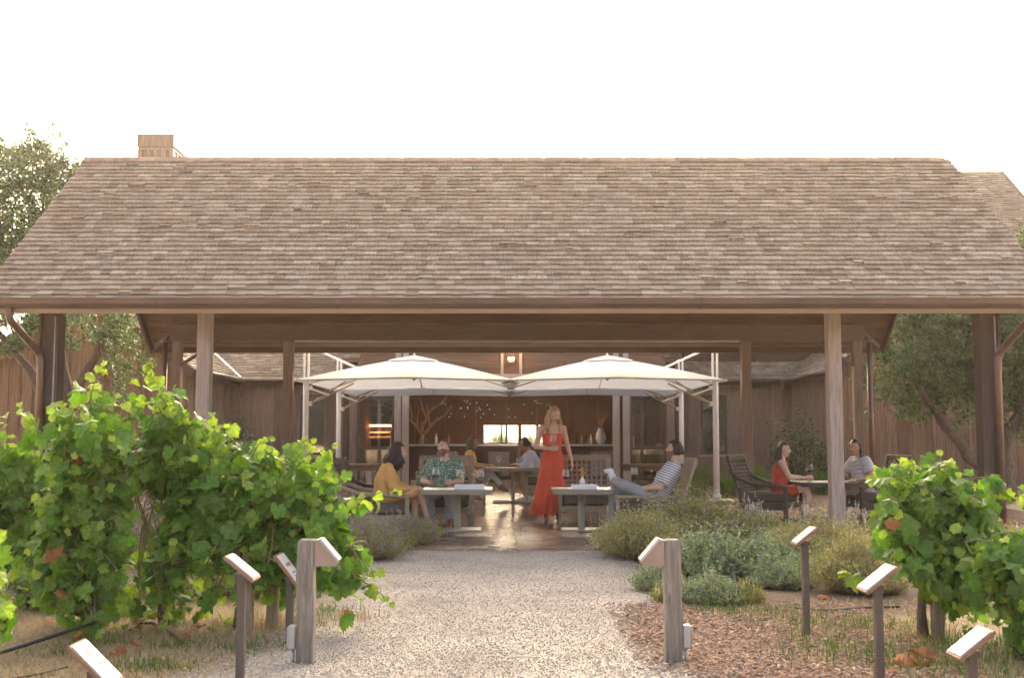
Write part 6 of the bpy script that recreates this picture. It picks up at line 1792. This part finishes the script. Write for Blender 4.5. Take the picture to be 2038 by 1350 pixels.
def path_pt():
    while True:
        y = 5.6 + 7.2 * RND.random() ** 1.6
        l, r = interp_edge(PATH_L, y), interp_edge(PATH_R, y)
        x = U(l - .12, r + .12) if RND.random() < .85 else RND.choice((l - abs(RND.gauss(0, .3)), r + abs(RND.gauss(0, .3))))
        return x, y
stones(46000, 'gravel', 'loose pale gravel stones lying on the path', M['stone'], path_pt, .004, .009)
def chip_pt():
    while True:
        x, y = U(.7, 2.7), U(5.7, 8.8)
        if x > interp_edge(PATH_R, y) + .12 - abs(RND.gauss(0, .22)) and x < 2.4 + RND.gauss(0, .2): return x, y
mb = MB()
for k in range(15000):
    x, y = chip_pt(); a = U(0, 6.28); L_, w_ = U(.008, .026), U(.004, .009); t_ = U(-.4, .4)
    d = Vector((cos(a), sin(a), t_)).normalized() * L_; s = Vector((-sin(a), cos(a), U(-.4, .4))) * w_; c = Vector((x, y, .012 + abs(d.z)))
    u_ = Vector((0, 0, .005))
    mb.add([c - d - s, c + d - s, c + d + s, c - d + s, c - d * .8 + u_, c + d * .8 + u_], [(0, 1, 5, 4), (4, 5, 2, 3), (1, 2, 5), (3, 0, 4)])
tag(mb.build('bark_chips', M['chip']), 'reddish bark chips scattered beside the path', None, None, 'stuff')
def left_pt():
    while True:
        y = 5.4 + 4.6 * RND.random() ** 1.3; x = U(-4.6, -.9)
        if x < interp_edge(PATH_L, y) + RND.gauss(0, .16): return x, y
def right_pt():
    while True:
        y = 5.4 + 3.6 * RND.random() ** 1.2; x = U(1.6, 5.0)
        if x > 2.2 + RND.gauss(0, .25) or (y > 8.0 and x > 1.5): return x, y
def blades(n, name, label, mat, pt, hmin, hmax, w, lie):
    mb = MB()
    for k in range(n):
        x, y = pt(); a = U(0, 6.28); h = U(hmin, hmax); tl = U(*lie)
        d = Vector((cos(a) * sin(tl), sin(a) * sin(tl), cos(tl))) * h; s = Vector((-sin(a), cos(a), 0)) * w
        b = Vector((x, y, U(0, .012)))
        mb.add([b - s, b + s, b + d * .55 + s * .7 + Vector((0, 0, h * .06)), b + d * .55 - s * .7 + Vector((0, 0, h * .06)), b + d], [(0, 1, 2, 3), (3, 2, 4)])
    return tag(mb.build(name, mat), label, None, None, 'stuff')
blades(26000, 'dry_grass', 'flattened straw coloured grass under the vines on the left', M['drygrass'], left_pt, .03, .11, .0022, (.9, 1.52))
blades(12000, 'dry_grass', 'straw and dry grass on the right of the mulch', M['drygrass'], right_pt, .03, .10, .0022, (.9, 1.52))
def clump(pts, sp):
    def f():
        c = RND.choice(pts); return c[0] + RND.gauss(0, sp * 1.5), c[1] + RND.gauss(0, sp * 1.5)
    return f
def clumps_px(L_): return [tuple(gp(a, b))[:2] for a, b in L_]
blades(2600, 'green_grass', 'fresh green grass in tufts among the straw on the right', M['greengrass'], clump(clumps_px([(1640, 1290), (1700, 1250), (1680, 1310), (1730, 1330), (1800, 1300), (1860, 1330), (1960, 1320), (2010, 1290), (1500, 1222), (1430, 1218), (1560, 1225), (1900, 1290), (1780, 1250), (1600, 1250), (1950, 1350)]), .13), .03, .11, .003, (.1, 1.1))
blades(1500, 'green_grass', 'sparse green weeds in the straw on the left', M['greengrass'], clump(clumps_px([(210, 1285), (360, 1290), (500, 1295), (260, 1330), (620, 1240), (640, 1220), (330, 1335), (120, 1300)]), .08), .02, .08, .003, (.2, 1.2))
blades(1200, 'dry_grass', 'upright dry stalks at the foot of the vine stakes', M['drygrass'], clump(clumps_px([(440, 1250), (470, 1255), (530, 1250), (560, 1245), (330, 1235), (250, 1240), (1850, 1275), (600, 1245), (700, 1235)]), .07), .03, .10, .0022, (.05, .9))
# fallen leaves
FL = [(270, 1245), (330, 1245), (360, 1275), (255, 1262), (225, 1308), (265, 1297), (110, 1250), (120, 1305), (1800, 1330), (1830, 1335), (1860, 1330), (1660, 1130), (1650, 1195), (150, 1285), (680, 1228), (300, 1262), (395, 1262), (1930, 1215), (1760, 1345)]
for i, (px, py) in enumerate(FL):
    g_ = gp(px, py); o = inst('fallen_leaf', RLEAF[i % 3][1])
    o.location = (g_.x, g_.y, .03); o.scale = (.10, .10, .10) if i not in (8, 9, 10) else (.17, .17, .17); o.rotation_euler = (U(-.5, .5), U(-.5, .5), U(0, 6.28))
    big = i in (8, 9, 10)
    where = 'in the straw by the lower right sign' if big or px > 1740 else ('on the soil behind the two right signs' if px > 1000 else ('at the foot of the far left vine' if px < 160 else ('in the straw below the middle vine' if py < 1290 else 'in the straw behind the large left plaque')))
    if px == 680: where = 'at the gravel edge under the low vine branch'
    tag(o, 'rust brown fallen vine leaf ' + ('large and curled ' if big else '') + where, 'fallen leaf', 'fallen leaves ' + where)

# ------------------------------------------------------------------ wooden path lights
def path_light(px, py, s_, label):
    g_ = gp(px, py); r = empty('path_light', (g_.x, g_.y, 0), 0, label, 'path light', 'wooden path lights either side of the path')
    h = at(px, 1075, g_.y - .02).z; w = .098
    mb = MB(); rings = []
    for z_, k_ in ((-.1, 1), (h * .35, .99), (h * .7, 1.0), (h - .02, .99), (h, .86)):
        hw = w / 2 * k_; c = Vector((.004 * sin(z_ * 9), .003 * cos(z_ * 7), z_))
        rings.append([c + Vector(q) for q in ((-hw, -hw, 0), (hw, -hw, 0), (hw, hw, 0), (-hw, hw, 0))])
    mb.loft(rings).build('timber_post', M['greypost'], r, bevel=.006)
    MB().box((s_ * (w / 2 + .012), -.005, h - .075), (.022, .085, .15)).build('bracket', M['shade'], r, bevel=.003)
    # wedge shaped shade opening downwards to the path
    x0, x1 = s_ * (w / 2 + .024), s_ * (w / 2 + .135); d_ = .05
    sh_ = [Vector((x0, -d_, h - .005)), Vector((x0 + s_ * .012, -d_, h - .002)), Vector((x1, -d_, h - .115)), Vector((x1 - s_ * .012, -d_, h - .145)), Vector((x0, -d_, h - .145))]
    b_ = [p + Vector((0, 2 * d_, 0)) for p in sh_]
    fs = [(0, 1, 2, 3, 4), (9, 8, 7, 6, 5)] + [(i, (i + 1) % 5, (i + 1) % 5 + 5, i + 5) for i in range(5)]
    MB().add(sh_ + b_, fs).build('lamp_shade', M['shade'], r, bevel=.003)
    lid = [Vector((x0 - s_ * .002, -d_ - .008, h + .006)), Vector((x0 + s_ * .014, -d_ - .008, h + .008)), Vector((x1 + s_ * .006, -d_ - .008, h - .112)), Vector((x1 - s_ * .002, -d_ - .008, h - .122))]
    lb = [p + Vector((0, 2 * d_ + .016, 0)) for p in lid]
    MB().add(lid + lb, [(0, 1, 2, 3), (7, 6, 5, 4)] + [(i, (i + 1) % 4, (i + 1) % 4 + 4, i + 4) for i in range(4)]).build('hood', M['conduit'], r)
    MB().ell((x0 + s_ * .03, 0, h - .14), (.012, .03, .006), 10, 6).build('lens', M['glass'], r)
    MB().box((-s_ * (w / 2 + .026), -.01, .15), (.046, .06, .13)).build('junction_box', M['conduit'], r, bevel=.006)
    MB().box((-s_ * (w / 2 + .052), -.01, .15), (.006, .05, .115)).build('box_cover', M['conduit'], r, bevel=.002)
    MB().tube([(-s_ * (w / 2 + .024), -.01, .085), (-s_ * (w / 2 + .024), -.01, -.04)], .011, 8).build('conduit', M['conduit'], r, smooth=True)
    return r
path_light(608, 1322, 1, 'weathered square timber path light on the left, wedge shade facing right')
path_light(1340, 1320, -1, 'weathered square timber path light on the right, wedge shade facing left')

# ------------------------------------------------------------------ vine signs on slim posts
def vine_sign(px, pyt, Y, s_, label, L_=.24, wd=.19, tilt=40, rz=0, emblem=True, lines=4, strip=False, post=.042):
    """s_ = +1 leans down to the right"""
    t_ = at(px, pyt, Y)
    r = empty('vine_sign', (t_.x, t_.y, 0), radians(rz), label, 'sign', 'white plaques on slim posts beside the vines')
    a = radians(tilt); d = Vector((s_ * cos(a), 0, -sin(a))); n = Vector((s_ * sin(a), 0, cos(a))); y = Vector((0, 1, 0))
    B = Matrix((d, y, n)).transposed()
    if B.determinant() < 0: B = Matrix((d, -y, n)).transposed()
    c = Vector((0, 0, t_.z))
    MB().box((0, 0, (t_.z - .05) / 2 - .05), (post, post, t_.z + .05)).build('post', M['signpost'], r, bevel=.003)
    MB().box((0, 0, t_.z - .045), (post + .012, post + .012, .03)).build('clamp', M['signpost'], r)
    MB().box(c, (L_, wd, .018), B).build('board', M['signback'], r, bevel=.002)
    f = MB().box(c + n * .0115, (L_ - .026, wd - .022, .005), B).build('face', M['signface'], r)
    z_ = c + n * .0152
    if emblem:
        mb = MB()
        for (ro, ri) in ((.030, .026), (.020, .012)):
            k_ = 24; vs = []
            for q in range(k_):
                an = 2 * pi * q / k_
                for rr in (ri, ro): vs.append(z_ - d * L_ * .22 + d * cos(an) * rr + y * sin(an) * rr)
            mb.add(vs, [(2 * q, 2 * q + 1, (2 * q + 3) % (2 * k_), (2 * q + 2) % (2 * k_)) for q in range(k_)])
        mb.build('emblem', M['ink'], f)
    if strip:
        MB().box(z_ - d * L_ * .16, (.024, wd * .55, .001), B).build('coloured_strip', M['signback'], f)
    mb = MB()
    for q in range(lines):
        ln = wd * (.42 if q == 0 else U(.25, .55)); off = d * (L_ * (.06 + .09 * q)); x_ = -ln / 2
        while x_ < ln / 2:
            w_ = U(.006, .02); mb.box(z_ + off + y * (x_ + w_ / 2), (.0045 if q else .008, w_, .0006), B); x_ += w_ + .005
    mb.build('print', M['ink'], f)
    return r
vine_sign(482, 1131, 6.05, 1, 'slim sign left of the left path light, plaque sloping down to the right', .20, .17, 39, emblem=False)
vine_sign(578, 1138, 7.2, 1, 'plaque with a reddish strip partly behind the left path light', .27, .22, 52, emblem=False, strip=True)
vine_sign(190, 1322, 5.05, 1, 'large white plaque at the lower left, a round emblem on it', .25, .19, 44, lines=2)
vine_sign(1601, 1068, 7.42, -1, 'small distant plaque on a dark post in front of the shrubs', .18, .16, 38, emblem=False)
vine_sign(1746, 1153, 5.95, -1, 'plaque on a dark post in front of the right vine', .21, .18, 38)
vine_sign(1932, 1281, 5.15, -1, 'white plaque at the lower right with a round emblem, short post', .20, .165, 38)
gs = gp(543, 1252)
sk = empty('stake', (gs.x, gs.y, 0), 0, 'bare weathered stake between the vine and the left path light', 'stake')
MB().box((0, 0, .27), (.075, .06, .62), Matrix.Rotation(.03, 3, 'Y')).build('timber', M['stake'], sk, bevel=.006)

# ------------------------------------------------------------------ irrigation hoses
def hose(pts, r_, label, z=.02):
    P = [gp(a, b) + Vector((0, 0, c if len(q) else z)) for (a, b, c), q in zip(pts, [(1,)] * len(pts))]
    out = []
    for i in range(len(P) - 1):
        p0, p1, p2, p3 = P[max(i - 1, 0)], P[i], P[i + 1], P[min(i + 2, len(P) - 1)]
        for k in range(8):
            t_ = k / 8
            out.append(.5 * ((2 * p1) + (p2 - p0) * t_ + (2 * p0 - 5 * p1 + 4 * p2 - p3) * t_ * t_ + (3 * p1 - p0 - 3 * p2 + p3) * t_ ** 3))
    out.append(P[-1])
    return tag(MB().tube(out, r_, 10).build('irrigation_hose', M['hose'], smooth=True), label, 'hose')
hose([(-60, 1335, .05), (30, 1312, .06), (120, 1296, .10), (190, 1278, .12)], .011, 'black irrigation hose rising to the vine trunk at the far left')
hose([(275, 1248, .02), (310, 1252, .03), (345, 1272, .02), (362, 1282, .012)], .010, 'short black hose end curling in the straw')
hose([(-40, 1365, .015), (60, 1352, .015), (135, 1336, .02)], .005, 'thin brown drip line at the lower left corner')
hose([(1560, 1214, .02), (1640, 1222, .02), (1720, 1216, .02), (1790, 1214, .02)], .010, 'black hose on the soil behind the two right signs')
# ------------------------------------------------------------------ thin warm volume added to lift the shadows as lens flare does
hz = MB().bx(-960, 960, -80, 1880, -2.2, 18).build('flare_veil', None)
hm = bpy.data.materials.new('flare_veil'); hm.use_nodes = True
hm.node_tree.nodes.remove(hm.node_tree.nodes['Principled BSDF'])
hv = hm.node_tree.nodes.new('ShaderNodeVolumePrincipled')
hv.inputs['Color'].default_value = (1, .90, .79, 1); hv.inputs['Density'].default_value = .00065; hv.inputs['Anisotropy'].default_value = .4
hm.node_tree.links.new(hv.outputs[0], hm.node_tree.nodes['Material Output'].inputs['Volume'])
hz.data.materials.append(hm)
tag(hz, 'thin warm veil of air added to imitate lens flare', None, None, 'stuff')
